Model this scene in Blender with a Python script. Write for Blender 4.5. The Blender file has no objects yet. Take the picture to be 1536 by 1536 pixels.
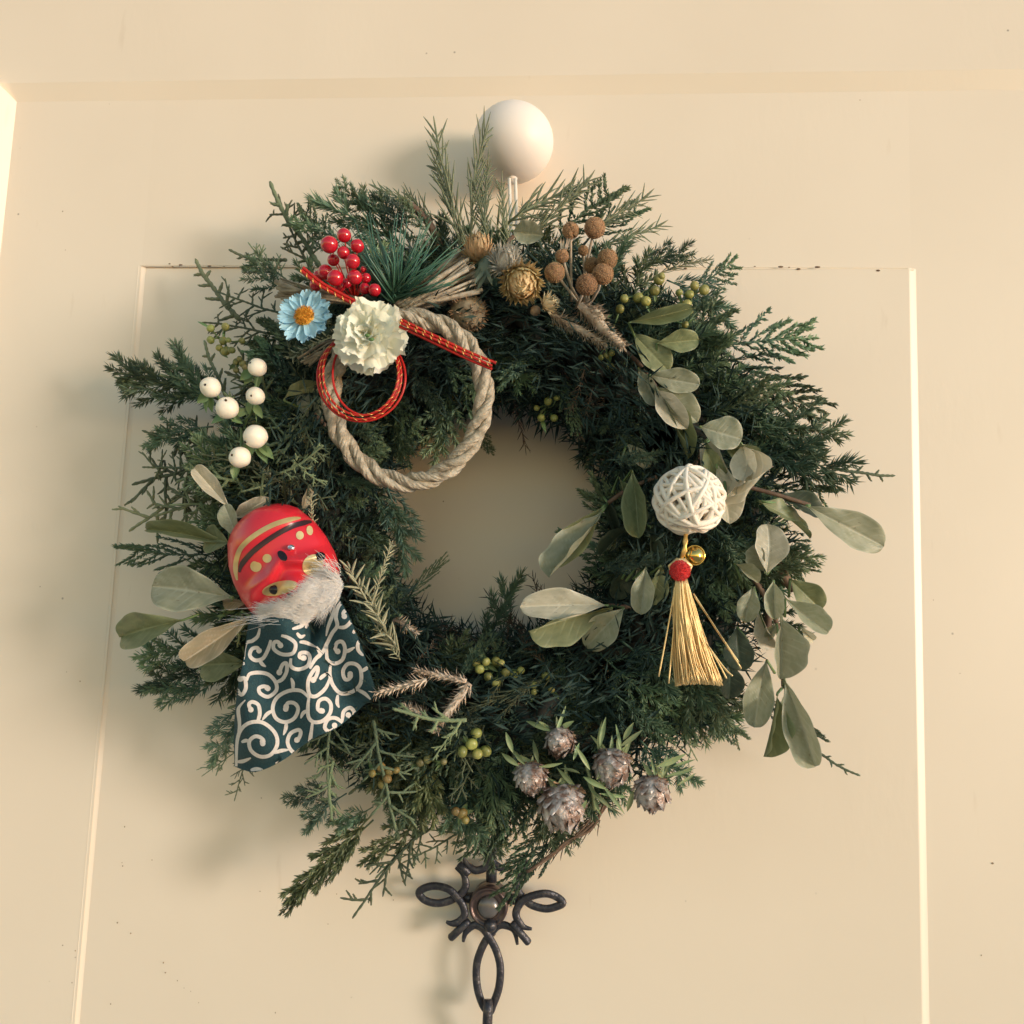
import bpy, math, random
from math import pi, sin, cos, radians
from mathutils import Vector, Matrix, noise
random.seed(7)
S = bpy.context.scene
COL = S.collection

# ------------------------------------------------------------------ camera
F = 1250.0                       # focal length in pixels of a 1536 px frame
DIST = 0.55                      # metres from the door
uc = Vector((407, -11268, F)).normalized()            # door's up axis seen in camera axes (x right, y down, z forward)
hc = Vector((-15804, -432, F)).normalized()
Xc = -(hc - uc * hc.dot(uc)).normalized()
Zc = uc
Yc = Zc.cross(Xc)
def c2w(v): return Vector((v.dot(Xc), v.dot(Yc), v.dot(Zc)))
fwd = c2w(Vector((0, 0, 1)))
CAM = -fwd * (DIST / fwd.y)
cam = bpy.data.cameras.new('camera'); camo = bpy.data.objects.new('camera', cam); COL.objects.link(camo)
r_, u_, b_ = c2w(Vector((1, 0, 0))), c2w(Vector((0, -1, 0))), c2w(Vector((0, 0, -1)))
M = Matrix((r_, u_, b_)).transposed().to_4x4(); M.translation = CAM
camo.matrix_world = M
cam.sensor_width = 36; cam.lens = 36 * F / 1536
cam.clip_start = 0.01; cam.clip_end = 100
S.camera = camo

def P(px, py, d=0.0):
    """point that stands d metres off the door on the sight line of a photo pixel"""
    w = c2w(Vector((px - 768, py - 768, F)))
    t = (-d - CAM.y) / w.y
    return CAM + w * t
def mpp(d): return (DIST - d) / F

# ------------------------------------------------------------------ light
SUN_AZ = 60.0      # degrees to the right of the door's normal
SUN_EL = 3.5
W = bpy.data.worlds.new('World'); S.world = W; W.use_nodes = True
wn = W.node_tree.nodes; wl = W.node_tree.links
sky = wn.new('ShaderNodeTexSky'); sky.sky_type = 'NISHITA'; sky.sun_disc = False
sky.sun_elevation = radians(SUN_EL); sky.sun_rotation = radians(180 - SUN_AZ)
sky.air_density = 1.0; sky.dust_density = 0.2; sky.ozone_density = 1.0
wn['Background'].inputs[1].default_value = 0.15
wl.new(sky.outputs[0], wn['Background'].inputs[0])
sun = bpy.data.lights.new('sun', 'SUN'); suno = bpy.data.objects.new('sun', sun); COL.objects.link(suno)
sd = Vector((sin(radians(SUN_AZ)) * cos(radians(SUN_EL)), -cos(radians(SUN_AZ)) * cos(radians(SUN_EL)), sin(radians(SUN_EL))))
suno.rotation_euler = sd.to_track_quat('Z', 'Y').to_euler()
suno.location = sd * 3
sun.energy = 0.8; sun.angle = radians(13.0); sun.color = (1.0, 0.95, 0.88)
S.view_settings.view_transform = 'Standard'; S.view_settings.look = 'None'
S.view_settings.gamma = 1; S.view_settings.exposure = 1.56
S.cycles.max_bounces = 6; S.cycles.diffuse_bounces = 4

# ------------------------------------------------------------------ materials
def mat(name, col, rough=0.6, col2=None, scale=40.0, bump=0.0, bscale=200.0, rnd=0.0, trans=0.0, metal=0.0,
        spec=0.5, coat=0.0, stretch=None, sss=0.0, sheen=0.0, lo=0.35, hi=0.65, tip=None):
    m = bpy.data.materials.new(name); m.use_nodes = True
    nt = m.node_tree; N = nt.nodes; L = nt.links; b = N['Principled BSDF']
    b.inputs['Roughness'].default_value = rough; b.inputs['Metallic'].default_value = metal
    b.inputs['Specular IOR Level'].default_value = spec; b.inputs['Coat Weight'].default_value = coat
    b.inputs['Coat Roughness'].default_value = 0.15
    if sheen: b.inputs['Sheen Weight'].default_value = sheen
    if sss:
        b.inputs['Subsurface Weight'].default_value = sss
        b.inputs['Subsurface Radius'].default_value = (0.004, 0.003, 0.002); b.inputs['Subsurface Scale'].default_value = 1.0
    tc = N.new('ShaderNodeTexCoord'); vec = tc.outputs['Object']
    if stretch:
        mp = N.new('ShaderNodeMapping'); mp.inputs['Scale'].default_value = stretch; L.new(vec, mp.inputs[0]); vec = mp.outputs[0]
    out = None
    if col2:
        nz = N.new('ShaderNodeTexNoise'); nz.inputs['Scale'].default_value = scale; nz.inputs['Detail'].default_value = 4
        L.new(vec, nz.inputs['Vector'])
        mr = N.new('ShaderNodeMapRange'); mr.inputs[1].default_value = lo; mr.inputs[2].default_value = hi
        L.new(nz.outputs[0], mr.inputs[0])
        mx = N.new('ShaderNodeMix'); mx.data_type = 'RGBA'
        mx.inputs[6].default_value = (*col, 1); mx.inputs[7].default_value = (*col2, 1)
        L.new(mr.outputs[0], mx.inputs[0]); out = mx.outputs[2]
    if tip:      # sprig tips paler: young growth plus sunlit tips put into the colour
        sx = N.new('ShaderNodeSeparateXYZ'); L.new(tc.outputs['Object'], sx.inputs[0])
        tr_ = N.new('ShaderNodeMapRange'); tr_.inputs[1].default_value = .35; tr_.inputs[2].default_value = 1.1; tr_.inputs[4].default_value = .75
        L.new(sx.outputs[0], tr_.inputs[0]); mt = N.new('ShaderNodeMix'); mt.data_type = 'RGBA'; mt.inputs[7].default_value = (*tip, 1)
        L.new(tr_.outputs[0], mt.inputs[0]); L.new(out, mt.inputs[6]); out = mt.outputs[2]
    if rnd:
        oi = N.new('ShaderNodeObjectInfo'); hs = N.new('ShaderNodeHueSaturation')
        m1 = N.new('ShaderNodeMapRange'); m1.inputs[3].default_value = 1 - rnd; m1.inputs[4].default_value = 1 + rnd
        L.new(oi.outputs['Random'], m1.inputs[0]); L.new(m1.outputs[0], hs.inputs['Value'])
        m2 = N.new('ShaderNodeMath'); m2.operation = 'MULTIPLY'; m2.inputs[1].default_value = 7.31; L.new(oi.outputs['Random'], m2.inputs[0])
        m3 = N.new('ShaderNodeMath'); m3.operation = 'FRACT'; L.new(m2.outputs[0], m3.inputs[0])
        m4 = N.new('ShaderNodeMapRange'); m4.inputs[3].default_value = 0.5 - rnd * 0.06; m4.inputs[4].default_value = 0.5 + rnd * 0.06
        L.new(m3.outputs[0], m4.inputs[0]); L.new(m4.outputs[0], hs.inputs['Hue'])
        if out: L.new(out, hs.inputs['Color'])
        else: hs.inputs['Color'].default_value = (*col, 1)
        out = hs.outputs[0]
    if out: L.new(out, b.inputs['Base Color'])
    else: b.inputs['Base Color'].default_value = (*col, 1)
    if bump:
        bn = N.new('ShaderNodeTexNoise'); bn.inputs['Scale'].default_value = bscale; bn.inputs['Detail'].default_value = 3
        L.new(vec, bn.inputs['Vector'])
        bp = N.new('ShaderNodeBump'); bp.inputs['Strength'].default_value = bump; bp.inputs['Distance'].default_value = 0.001
        L.new(bn.outputs[0], bp.inputs['Height']); L.new(bp.outputs[0], b.inputs['Normal'])
    if trans:
        tr = N.new('ShaderNodeBsdfTranslucent'); ms = N.new('ShaderNodeMixShader'); ms.inputs[0].default_value = trans
        if out: L.new(out, tr.inputs[0])
        else: tr.inputs[0].default_value = (*col, 1)
        L.new(b.outputs[0], ms.inputs[1]); L.new(tr.outputs[0], ms.inputs[2]); L.new(ms.outputs[0], N['Material Output'].inputs[0])
    return m

def door_paint():
    m = mat('cream_door_paint', (0.80, 0.69, 0.56), 0.48, (0.83, 0.72, 0.59), 6.0, 0, spec=1.0)
    nt = m.node_tree; N = nt.nodes; L = nt.links; b = N['Principled BSDF']
    src = b.inputs['Base Color'].links[0].from_socket
    tc = N.new('ShaderNodeTexCoord')
    # fly specks and small chips
    vo = N.new('ShaderNodeTexVoronoi'); vo.inputs['Scale'].default_value = 48; L.new(tc.outputs['Object'], vo.inputs['Vector'])
    sp = N.new('ShaderNodeMapRange'); sp.inputs[1].default_value = 0.020; sp.inputs[2].default_value = 0.050
    sp.inputs[3].default_value = 1; sp.inputs[4].default_value = 0; L.new(vo.outputs['Distance'], sp.inputs[0])
    sx = N.new('ShaderNodeSeparateColor'); L.new(vo.outputs['Color'], sx.inputs[0])
    th = N.new('ShaderNodeMapRange'); th.inputs[1].default_value = 0.62; th.inputs[2].default_value = 1.0; th.inputs[3].default_value = 0; th.inputs[4].default_value = 0.8
    L.new(sx.outputs[0], th.inputs[0])
    mu = N.new('ShaderNodeMath'); mu.operation = 'MULTIPLY'; L.new(sp.outputs[0], mu.inputs[0]); L.new(th.outputs[0], mu.inputs[1])
    mx = N.new('ShaderNodeMix'); mx.data_type = 'RGBA'; mx.inputs[7].default_value = (0.12, 0.07, 0.04, 1)
    L.new(mu.outputs[0], mx.inputs[0]); L.new(src, mx.inputs[6])
    # faint brushed scuffs
    mp = N.new('ShaderNodeMapping'); mp.inputs['Scale'].default_value = (90, 90, 16); L.new(tc.outputs['Object'], mp.inputs[0])
    nz = N.new('ShaderNodeTexNoise'); nz.inputs['Scale'].default_value = 1.0; nz.inputs['Detail'].default_value = 3; L.new(mp.outputs[0], nz.inputs['Vector'])
    sc = N.new('ShaderNodeMapRange'); sc.inputs[1].default_value = 0.70; sc.inputs[2].default_value = 0.80; sc.inputs[3].default_value = 0; sc.inputs[4].default_value = 0.22
    L.new(nz.outputs[0], sc.inputs[0])
    m2 = N.new('ShaderNodeMix'); m2.data_type = 'RGBA'; m2.inputs[7].default_value = (0.50, 0.36, 0.22, 1)
    L.new(sc.outputs[0], m2.inputs[0]); L.new(mx.outputs[2], m2.inputs[6]); L.new(m2.outputs[2], b.inputs['Base Color'])
    # brushed paint relief, with pitted patches
    bn = N.new('ShaderNodeTexNoise'); bn.inputs['Scale'].default_value = 1; bn.inputs['Detail'].default_value = 5
    mq = N.new('ShaderNodeMapping'); mq.inputs['Scale'].default_value = (190, 190, 75); L.new(tc.outputs['Object'], mq.inputs[0]); L.new(mq.outputs[0], bn.inputs['Vector'])
    pn = N.new('ShaderNodeTexNoise'); pn.inputs['Scale'].default_value = 9; L.new(tc.outputs['Object'], pn.inputs['Vector'])
    pr = N.new('ShaderNodeMapRange'); pr.inputs[1].default_value = 0.5; pr.inputs[2].default_value = 0.65; pr.inputs[3].default_value = 0.15; L.new(pn.outputs[0], pr.inputs[0])
    pm = N.new('ShaderNodeMath'); pm.operation = 'MULTIPLY'; L.new(bn.outputs[0], pm.inputs[0]); L.new(pr.outputs[0], pm.inputs[1])
    bp = N.new('ShaderNodeBump'); bp.inputs['Strength'].default_value = 0.22; bp.inputs['Distance'].default_value = 0.0007
    L.new(pm.outputs[0], bp.inputs['Height']); L.new(bp.outputs[0], b.inputs['Normal'])
    return m
def leaf_mat(name, c1, c2, vein, rnd=0.15):
    m = mat(name, c1, 0.45, c2, 6.0, 0, rnd=rnd, trans=0.25)
    nt = m.node_tree; N = nt.nodes; L = nt.links; b = N['Principled BSDF']
    src = b.inputs['Base Color'].links[0].from_socket
    at = N.new('ShaderNodeAttribute'); at.attribute_name = 'vein'
    mx = N.new('ShaderNodeMix'); mx.data_type = 'RGBA'; mx.inputs[7].default_value = (*vein, 1)
    mu = N.new('ShaderNodeMath'); mu.operation = 'MULTIPLY'; mu.inputs[1].default_value = 0.8; L.new(at.outputs['Fac'], mu.inputs[0])
    L.new(mu.outputs[0], mx.inputs[0]); L.new(src, mx.inputs[6])
    nz = N.new('ShaderNodeTexNoise'); nz.inputs['Scale'].default_value = 14; nz.inputs['Detail'].default_value = 6
    tc = N.new('ShaderNodeTexCoord'); L.new(tc.outputs['Object'], nz.inputs['Vector'])
    mr = N.new('ShaderNodeMapRange'); mr.inputs[1].default_value = 0.66; mr.inputs[2].default_value = 0.72; mr.inputs[4].default_value = 0.6
    L.new(nz.outputs[0], mr.inputs[0])
    m3 = N.new('ShaderNodeMix'); m3.data_type = 'RGBA'; m3.inputs[7].default_value = (0.16, 0.10, 0.05, 1)
    L.new(mr.outputs[0], m3.inputs[0]); L.new(mx.outputs[2], m3.inputs[6])
    L.new(m3.outputs[2], b.inputs['Base Color'])
    bp = N.new('ShaderNodeBump'); bp.inputs['Strength'].default_value = 0.35; bp.inputs['Distance'].default_value = 0.0006
    L.new(at.outputs['Fac'], bp.inputs['Height']); L.new(bp.outputs[0], b.inputs['Normal'])
    return m

M_ = dict(
 door=door_paint(),
 jun=mat('juniper_green', (0.042, 0.088, 0.062), 0.55, (0.085, 0.145, 0.085), 25, rnd=0.5, trans=0.12, tip=(0.18, 0.25, 0.13)),
 junb=mat('juniper_blue_green', (0.046, 0.102, 0.082), 0.55, (0.090, 0.155, 0.104), 25, rnd=0.5, trans=0.12, tip=(0.15, 0.23, 0.13)),
 olive=mat('juniper_olive', (0.070, 0.092, 0.046), 0.5, (0.12, 0.14, 0.065), 25, rnd=0.4, trans=0.12, tip=(0.14, 0.17, 0.075)),
 cyp=mat('cypress_green', (0.070, 0.100, 0.064), 0.6, (0.120, 0.155, 0.085), 60, 0.6, 300, rnd=0.5, tip=(0.23, 0.27, 0.15)),
 cypl=mat('cypress_pale', (0.17, 0.24, 0.13), 0.6, (0.26, 0.32, 0.17), 60, 0.6, 300, rnd=0.2),
 ros=mat('rosemary_leaf', (0.12, 0.15, 0.085), 0.6, (0.20, 0.22, 0.13), 30, rnd=0.3),
 rosp=mat('rosemary_pale', (0.30, 0.31, 0.19), 0.6, (0.40, 0.38, 0.25), 30, rnd=0.2),
 brown=mat('dry_twig', (0.07, 0.05, 0.04), 0.8, (0.13, 0.09, 0.06), 80, rnd=0.4),
 bark=mat('bark', (0.11, 0.065, 0.045), 0.8, (0.20, 0.13, 0.09), 120, 0.6, 300),
 deep=mat('shaded_needles', (0.020, 0.044, 0.042), 0.75, (0.036, 0.062, 0.050), 60, spec=0.2),  # darker, bluer needle green: shade between the sprigs put into the colour
 core=mat('dark_vine', (0.012, 0.016, 0.016), 0.9, (0.03, 0.028, 0.02), 60, 0.8, 150),
 pine=mat('pine_needle', (0.04, 0.13, 0.09), 0.35, (0.08, 0.19, 0.12), 30, rnd=0.2),
 straw=mat('straw', (0.30, 0.25, 0.18), 0.6, (0.54, 0.48, 0.38), 220, 0.7, 500, stretch=(1, 1, 1)),
 straw2=mat('straw_dark', (0.19, 0.15, 0.10), 0.65, (0.40, 0.33, 0.23), 160, 0.7, 500),
 red=mat('red_lacquer', (0.62, 0.012, 0.030), 0.18, (0.48, 0.008, 0.022), 60, spec=0.6, coat=0.5),
 cord=mat('red_cord', (0.55, 0.02, 0.012), 0.45, (0.42, 0.012, 0.01), 900),
 gold=mat('gold_thread', (0.85, 0.55, 0.18), 0.32, (0.70, 0.42, 0.12), 300, metal=0.6),
 goldt=mat('gold_strand', (0.88, 0.68, 0.36), 0.36, (0.74, 0.52, 0.24), 50, metal=0.45, stretch=(300, 300, 8)),
 brass=mat('brass', (0.75, 0.52, 0.16), 0.16, metal=1.0),
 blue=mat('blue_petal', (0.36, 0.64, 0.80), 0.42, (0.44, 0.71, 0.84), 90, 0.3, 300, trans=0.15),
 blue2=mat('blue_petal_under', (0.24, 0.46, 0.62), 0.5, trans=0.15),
 yel=mat('yellow_stamen', (0.80, 0.42, 0.05), 0.8, (0.62, 0.28, 0.03), 700),
 white=mat('ivory_petal', (0.86, 0.87, 0.72), 0.6, (0.90, 0.90, 0.80), 60, 0.25, 400, trans=0.22),
 sprout=mat('green_pistil', (0.10, 0.20, 0.06), 0.5),
 snow=mat('snowberry_skin', (0.84, 0.74, 0.60), 0.42, (0.90, 0.83, 0.70), 60, 0.15, 300, rnd=0.05, sss=0.15),
 dot=mat('dark_dot', (0.03, 0.015, 0.01), 0.7),
 smleaf=mat('small_green_leaf', (0.13, 0.22, 0.09), 0.5, (0.20, 0.30, 0.13), 90, rnd=0.25, trans=0.15),
 lance=mat('lance_leaf', (0.16, 0.22, 0.10), 0.5, (0.30, 0.36, 0.18), 90, rnd=0.35, trans=0.15),
 mask=mat('red_mask_paint', (0.72, 0.028, 0.045), 0.30, (0.64, 0.020, 0.035), 30, 0.12, 140, spec=0.5, coat=0.25),
 mgold=mat('gold_paint', (0.58, 0.42, 0.18), 0.38, (0.68, 0.52, 0.26), 120, metal=0.35),
 mgold2=mat('bright_gold_paint', (0.82, 0.68, 0.36), 0.35, (0.70, 0.54, 0.26), 120, metal=0.3),
 black=mat('black_paint', (0.012, 0.010, 0.012), 0.25),
 bband=mat('black_band_paint', (0.045, 0.02, 0.025), 0.35),
 gem=mat('glass_gem', (0.75, 0.78, 0.85), 0.04, metal=0.9),
 fur=mat('white_fur', (0.98, 0.96, 0.94), 0.7, trans=0.3, spec=0.2),
 furb=mat('fur_backing', (0.93, 0.88, 0.84), 0.9, (0.95, 0.92, 0.89), 300, 0.5, 800),
 cloth=mat('teal_cotton', (0.014, 0.048, 0.060), 0.85, (0.020, 0.066, 0.078), 900, 0.5, 1400),
 print=mat('white_print', (0.74, 0.68, 0.64), 0.85, (0.66, 0.60, 0.56), 700, 0.3, 1400),
 wick=mat('white_wicker', (0.86, 0.77, 0.66), 0.55, (0.92, 0.85, 0.75), 150, 0.5, 300, sss=0.1),
 pom=mat('red_pompom', (0.75, 0.03, 0.03), 0.9, (0.62, 0.02, 0.02), 500, sheen=0.4),
 globe=mat('brown_globe', (0.18, 0.10, 0.05), 0.9, (0.38, 0.23, 0.12), 420, 0.9, 900, rnd=0.2),
 globe2=mat('brown_globe_grain', (0.42, 0.28, 0.15), 0.9, (0.28, 0.16, 0.075), 300, rnd=0.2),
 strawfl=mat('straw_flower', (0.58, 0.42, 0.20), 0.6, (0.74, 0.58, 0.32), 80, rnd=0.15, trans=0.2),
 tan=mat('tan_flower', (0.52, 0.34, 0.17), 0.7, (0.66, 0.48, 0.28), 120, rnd=0.15, trans=0.15),
 silver=mat('silver_flower', (0.50, 0.48, 0.42), 0.7, (0.66, 0.64, 0.58), 120, trans=0.15),
 cream=mat('cream_flower', (0.80, 0.72, 0.52), 0.6, (0.68, 0.56, 0.36), 120, trans=0.2),
 calyx=mat('calyx_green', (0.10, 0.15, 0.12), 0.7, (0.18, 0.22, 0.17), 120),
 spike=mat('spike_bract', (0.38, 0.30, 0.22), 0.7, (0.60, 0.52, 0.42), 120, rnd=0.2, trans=0.15),
 gber=mat('green_berry', (0.20, 0.22, 0.055), 0.40, (0.30, 0.30, 0.09), 160, rnd=0.35),
 dber=mat('dark_berry', (0.10, 0.11, 0.04), 0.5, (0.17, 0.16, 0.06), 160, rnd=0.35),
 oran=mat('orange_brown_berry', (0.20, 0.12, 0.03), 0.5, (0.16, 0.13, 0.04), 160, rnd=0.3),
 pod=mat('silver_pod', (0.50, 0.45, 0.43), 0.36, (0.22, 0.14, 0.11), 200, 0.8, 500, metal=0.25, lo=0.45, hi=0.62),
 podb=mat('brown_bract', (0.26, 0.15, 0.08), 0.7, (0.42, 0.30, 0.20), 200),
 iron=mat('iron', (0.050, 0.050, 0.062), 0.40, (0.12, 0.11, 0.11), 250, 0.5, 500, metal=0.55, lo=0.5, hi=0.75),
 copper=mat('worn_copper', (0.13, 0.09, 0.085), 0.32, (0.09, 0.07, 0.07), 160, 0.3, 400, metal=0.7),
 button=mat('push_button', (0.16, 0.15, 0.15), 0.28, metal=0.4),
 knob=mat('white_ceramic', (0.86, 0.79, 0.74), 0.48, spec=0.5, sss=0.05),
 wire=mat('white_wire', (0.85, 0.80, 0.72), 0.35),
 dirt=mat('dirt', (0.16, 0.10, 0.06), 0.9),
)
LM = dict(
 g=leaf_mat('leaf_green', (0.18, 0.21, 0.105), (0.24, 0.27, 0.14), (0.34, 0.37, 0.20)),
 y=leaf_mat('leaf_grey_green', (0.31, 0.33, 0.22), (0.39, 0.40, 0.29), (0.56, 0.56, 0.43)),
 p=leaf_mat('leaf_pale', (0.50, 0.48, 0.36), (0.60, 0.57, 0.45), (0.82, 0.78, 0.64)),
 b=leaf_mat('leaf_beige', (0.40, 0.33, 0.23), (0.34, 0.30, 0.20), (0.60, 0.52, 0.40)),
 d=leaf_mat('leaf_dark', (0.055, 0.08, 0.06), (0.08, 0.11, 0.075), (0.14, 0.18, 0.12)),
)

# ------------------------------------------------------------------ builders
class MB:
    def __init__(s): s.v = []; s.f = []; s.a = []; s.mi = []
    def tube(s, pts, rad, n=6, closed=False, cap=True, flat=1.0, up=None):
        pts = [Vector(p) for p in pts]; K = len(pts)
        if not hasattr(rad, '__len__'): rad = [rad] * K
        T = []
        for i in range(K):
            a = pts[(i - 1) % K] if (closed or i > 0) else pts[i]
            b = pts[(i + 1) % K] if (closed or i < K - 1) else pts[i]
            t = b - a
            T.append(t.normalized() if t.length > 1e-12 else Vector((1, 0, 0)))
        nrm = Vector(up) if up else (Vector((0, 0, 1)) if abs(T[0].z) < 0.9 else Vector((1, 0, 0)))
        base = len(s.v)
        for i in range(K):
            if up: nrm = Vector(up)
            nrm = nrm - T[i] * nrm.dot(T[i])
            nrm = nrm.normalized() if nrm.length > 1e-9 else T[i].orthogonal().normalized()
            bi = T[i].cross(nrm)
            for k in range(n):
                a = 2 * pi * k / n
                s.v.append(pts[i] + nrm * (cos(a) * rad[i] * flat) + bi * (sin(a) * rad[i]))
        for i in range(K if closed else K - 1):
            j = (i + 1) % K
            for k in range(n):
                k2 = (k + 1) % n
                s.f.append((base + i * n + k, base + i * n + k2, base + j * n + k2, base + j * n + k))
        if cap and not closed:
            s.f.append(tuple(base + k for k in range(n))[::-1])
            s.f.append(tuple(base + (K - 1) * n + k for k in range(n)))
    def blade(s, a, d, L, w, side, bend=0.0):
        """a thin pointed leaf or hair of two segments"""
        a = Vector(a); d = Vector(d).normalized(); sd_ = Vector(side); sd_ = sd_ - d * sd_.dot(d)
        sd_ = sd_.normalized() if sd_.length > 1e-9 else d.orthogonal().normalized()
        up = d.cross(sd_); b = len(s.v)
        s.v += [a - sd_ * w * .3, a + sd_ * w * .3, a + d * L * .5 + sd_ * w * .5 + up * bend * .3 * L, a + d * L * .5 - sd_ * w * .5 + up * bend * .3 * L, a + d * L + up * bend * L]
        s.f += [(b, b + 1, b + 2, b + 3), (b + 3, b + 2, b + 4)]
    def needle(s, a, d, L, w, side):
        a = Vector(a); d = Vector(d).normalized(); sd_ = Vector(side); sd_ = sd_ - d * sd_.dot(d)
        sd_ = sd_.normalized() if sd_.length > 1e-9 else d.orthogonal().normalized()
        up = d.cross(sd_); b = len(s.v)
        s.v += [a, a + d * L * .45 + sd_ * w * .5, a + d * L, a + d * L * .45 - sd_ * w * .5 , a + d * L * .5 + up * w * .45]
        s.f += [(b, b + 1, b + 4), (b + 1, b + 2, b + 4), (b + 2, b + 3, b + 4), (b + 3, b, b + 4)]
    def sphere(s, c, r, nu=16, nv=10, sq=(1, 1, 1), fn=None, R=None):
        c = Vector(c); b = len(s.v)
        def pt(th, ph):
            n = Vector((sin(th) * cos(ph), sin(th) * sin(ph), cos(th)))
            k = r * (fn(n) if fn else 1.0)
            o = Vector((n.x * sq[0], n.y * sq[1], n.z * sq[2])) * k
            if R: o = R @ o
            return c + o
        s.v.append(pt(0, 0))
        for i in range(1, nv):
            for j in range(nu): s.v.append(pt(pi * i / nv, 2 * pi * j / nu))
        s.v.append(pt(pi, 0)); e = len(s.v) - 1
        for j in range(nu):
            s.f.append((b, b + 1 + j, b + 1 + (j + 1) % nu))
            s.f.append((e, b + 1 + (nv - 2) * nu + (j + 1) % nu, b + 1 + (nv - 2) * nu + j))
        for i in range(nv - 2):
            for j in range(nu):
                a0 = b + 1 + i * nu + j; a1 = b + 1 + i * nu + (j + 1) % nu
                s.f.append((a0, a0 + nu, a1 + nu, a1))
    def grid(s, fn, nu, nv, wrap=False):
        b = len(s.v)
        for i in range(nu + 1):
            for j in range(nv + 1): s.v.append(Vector(fn(i / nu, j / nv)))
        for i in range(nu):
            for j in range(nv):
                a = b + i * (nv + 1) + j
                s.f.append((a, a + 1, a + nv + 2, a + nv + 1))
    def box(s, a, b):
        x0, y0, z0 = a; x1, y1, z1 = b; k = len(s.v)
        s.v += [Vector(p) for p in ((x0,y0,z0),(x1,y0,z0),(x1,y1,z0),(x0,y1,z0),(x0,y0,z1),(x1,y0,z1),(x1,y1,z1),(x0,y1,z1))]
        s.f += [tuple(k + i for i in q) for q in ((0,3,2,1),(4,5,6,7),(0,1,5,4),(1,2,6,5),(2,3,7,6),(3,0,4,7))]
    def mesh(s, name, m, smooth=True, attr=None, mats=None):
        me = bpy.data.meshes.new(name); me.from_pydata([tuple(v) for v in s.v], [], s.f)
        if mats:
            for q in mats: me.materials.append(q)
            me.polygons.foreach_set('material_index', s.mi)
        else: me.materials.append(m)
        me.polygons.foreach_set('use_smooth', [smooth] * len(s.f))
        if attr:
            at = me.attributes.new(attr, 'FLOAT', 'POINT'); at.data.foreach_set('value', s.a)
        me.update(); return me
    def build(s, name, m, parent=None, smooth=True):
        """links the mesh with its origin at its own middle (world coordinates kept)"""
        c = Vector((0, 0, 0))
        for v in s.v: c += v
        c /= max(1, len(s.v))
        s.v = [v - c for v in s.v]
        o = bpy.data.objects.new(name, s.mesh(name, m, smooth)); COL.objects.link(o)
        if parent: o.parent = parent; o.location = c - PO[parent.name]
        else: o.location = c
        PO[o.name] = c
        return o
PO = {}
def thing(name, label, cat, loc, group=None):
    o = bpy.data.objects.new(name, None); COL.objects.link(o); o.location = loc; o.empty_display_size = 0.01
    PO[o.name] = Vector(loc); tag(o, label, cat, group); return o
def tag(o, label=None, cat=None, group=None, kind=None):
    if label: o['label'] = label
    if cat: o['category'] = cat
    if group: o['group'] = group
    if kind: o['kind'] = kind
    return o
def inst(name, me, parent, mw):
    """another object on a shared mesh, parented, given its world matrix"""
    o = bpy.data.objects.new(name, me); COL.objects.link(o); o.parent = parent
    m = mw.copy(); m.translation = mw.translation - PO[parent.name]
    o.matrix_basis = m; PO[o.name] = mw.translation.copy(); return o
def aim(root, tip, up, sx=None, sy=None, sz=None):
    """matrix whose X runs root to tip and whose Z leans to up"""
    x = (tip - root); L = x.length; x = x.normalized()
    z = up - x * up.dot(x); z = z.normalized() if z.length > 1e-6 else x.orthogonal().normalized()
    y = z.cross(x)
    R = Matrix((x * (sx or L), y * (sy or L), z * (sz or L))).transposed().to_4x4(); R.translation = root
    return R
def spline(pts, n=8, closed=False):
    out = []; K = len(pts); pts = [Vector(p) for p in pts]
    rng = range(K) if closed else range(K - 1)
    for i in rng:
        if closed: p0, p1, p2, p3 = pts[(i-1) % K], pts[i], pts[(i+1) % K], pts[(i+2) % K]
        else: p0 = pts[max(0, i-1)]; p1 = pts[i]; p2 = pts[i+1]; p3 = pts[min(K-1, i+2)]
        for k in range(n):
            t = k / n
            out.append(0.5 * ((2*p1) + (p2-p0)*t + (2*p0-5*p1+4*p2-p3)*t*t + (-p0+3*p1-3*p2+p3)*t**3))
    if not closed: out.append(pts[-1])
    return out
OUT = Vector((0, -1, 0))           # off the door, toward the viewer
rr = random.uniform
def rv(k=1.0): return Vector((random.gauss(0, 1), random.gauss(0, 1), random.gauss(0, 1))) * k

# ================================================================== the door
corner = P(25, 153, 0.0)                      # inner corner of the sloping frame
XR, ZB = 0.60, -1.1
outer_z = P(300, 112, 0.010).z; bw = outer_z - corner.z
door = thing('door', 'cream painted panelled door with sloping frame moulding and beaded panel', 'door', (0, 0, ZB))
pl, pr, pt = P(212, 402).x, P(1367, 405).x, P(790, 402).z
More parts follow.
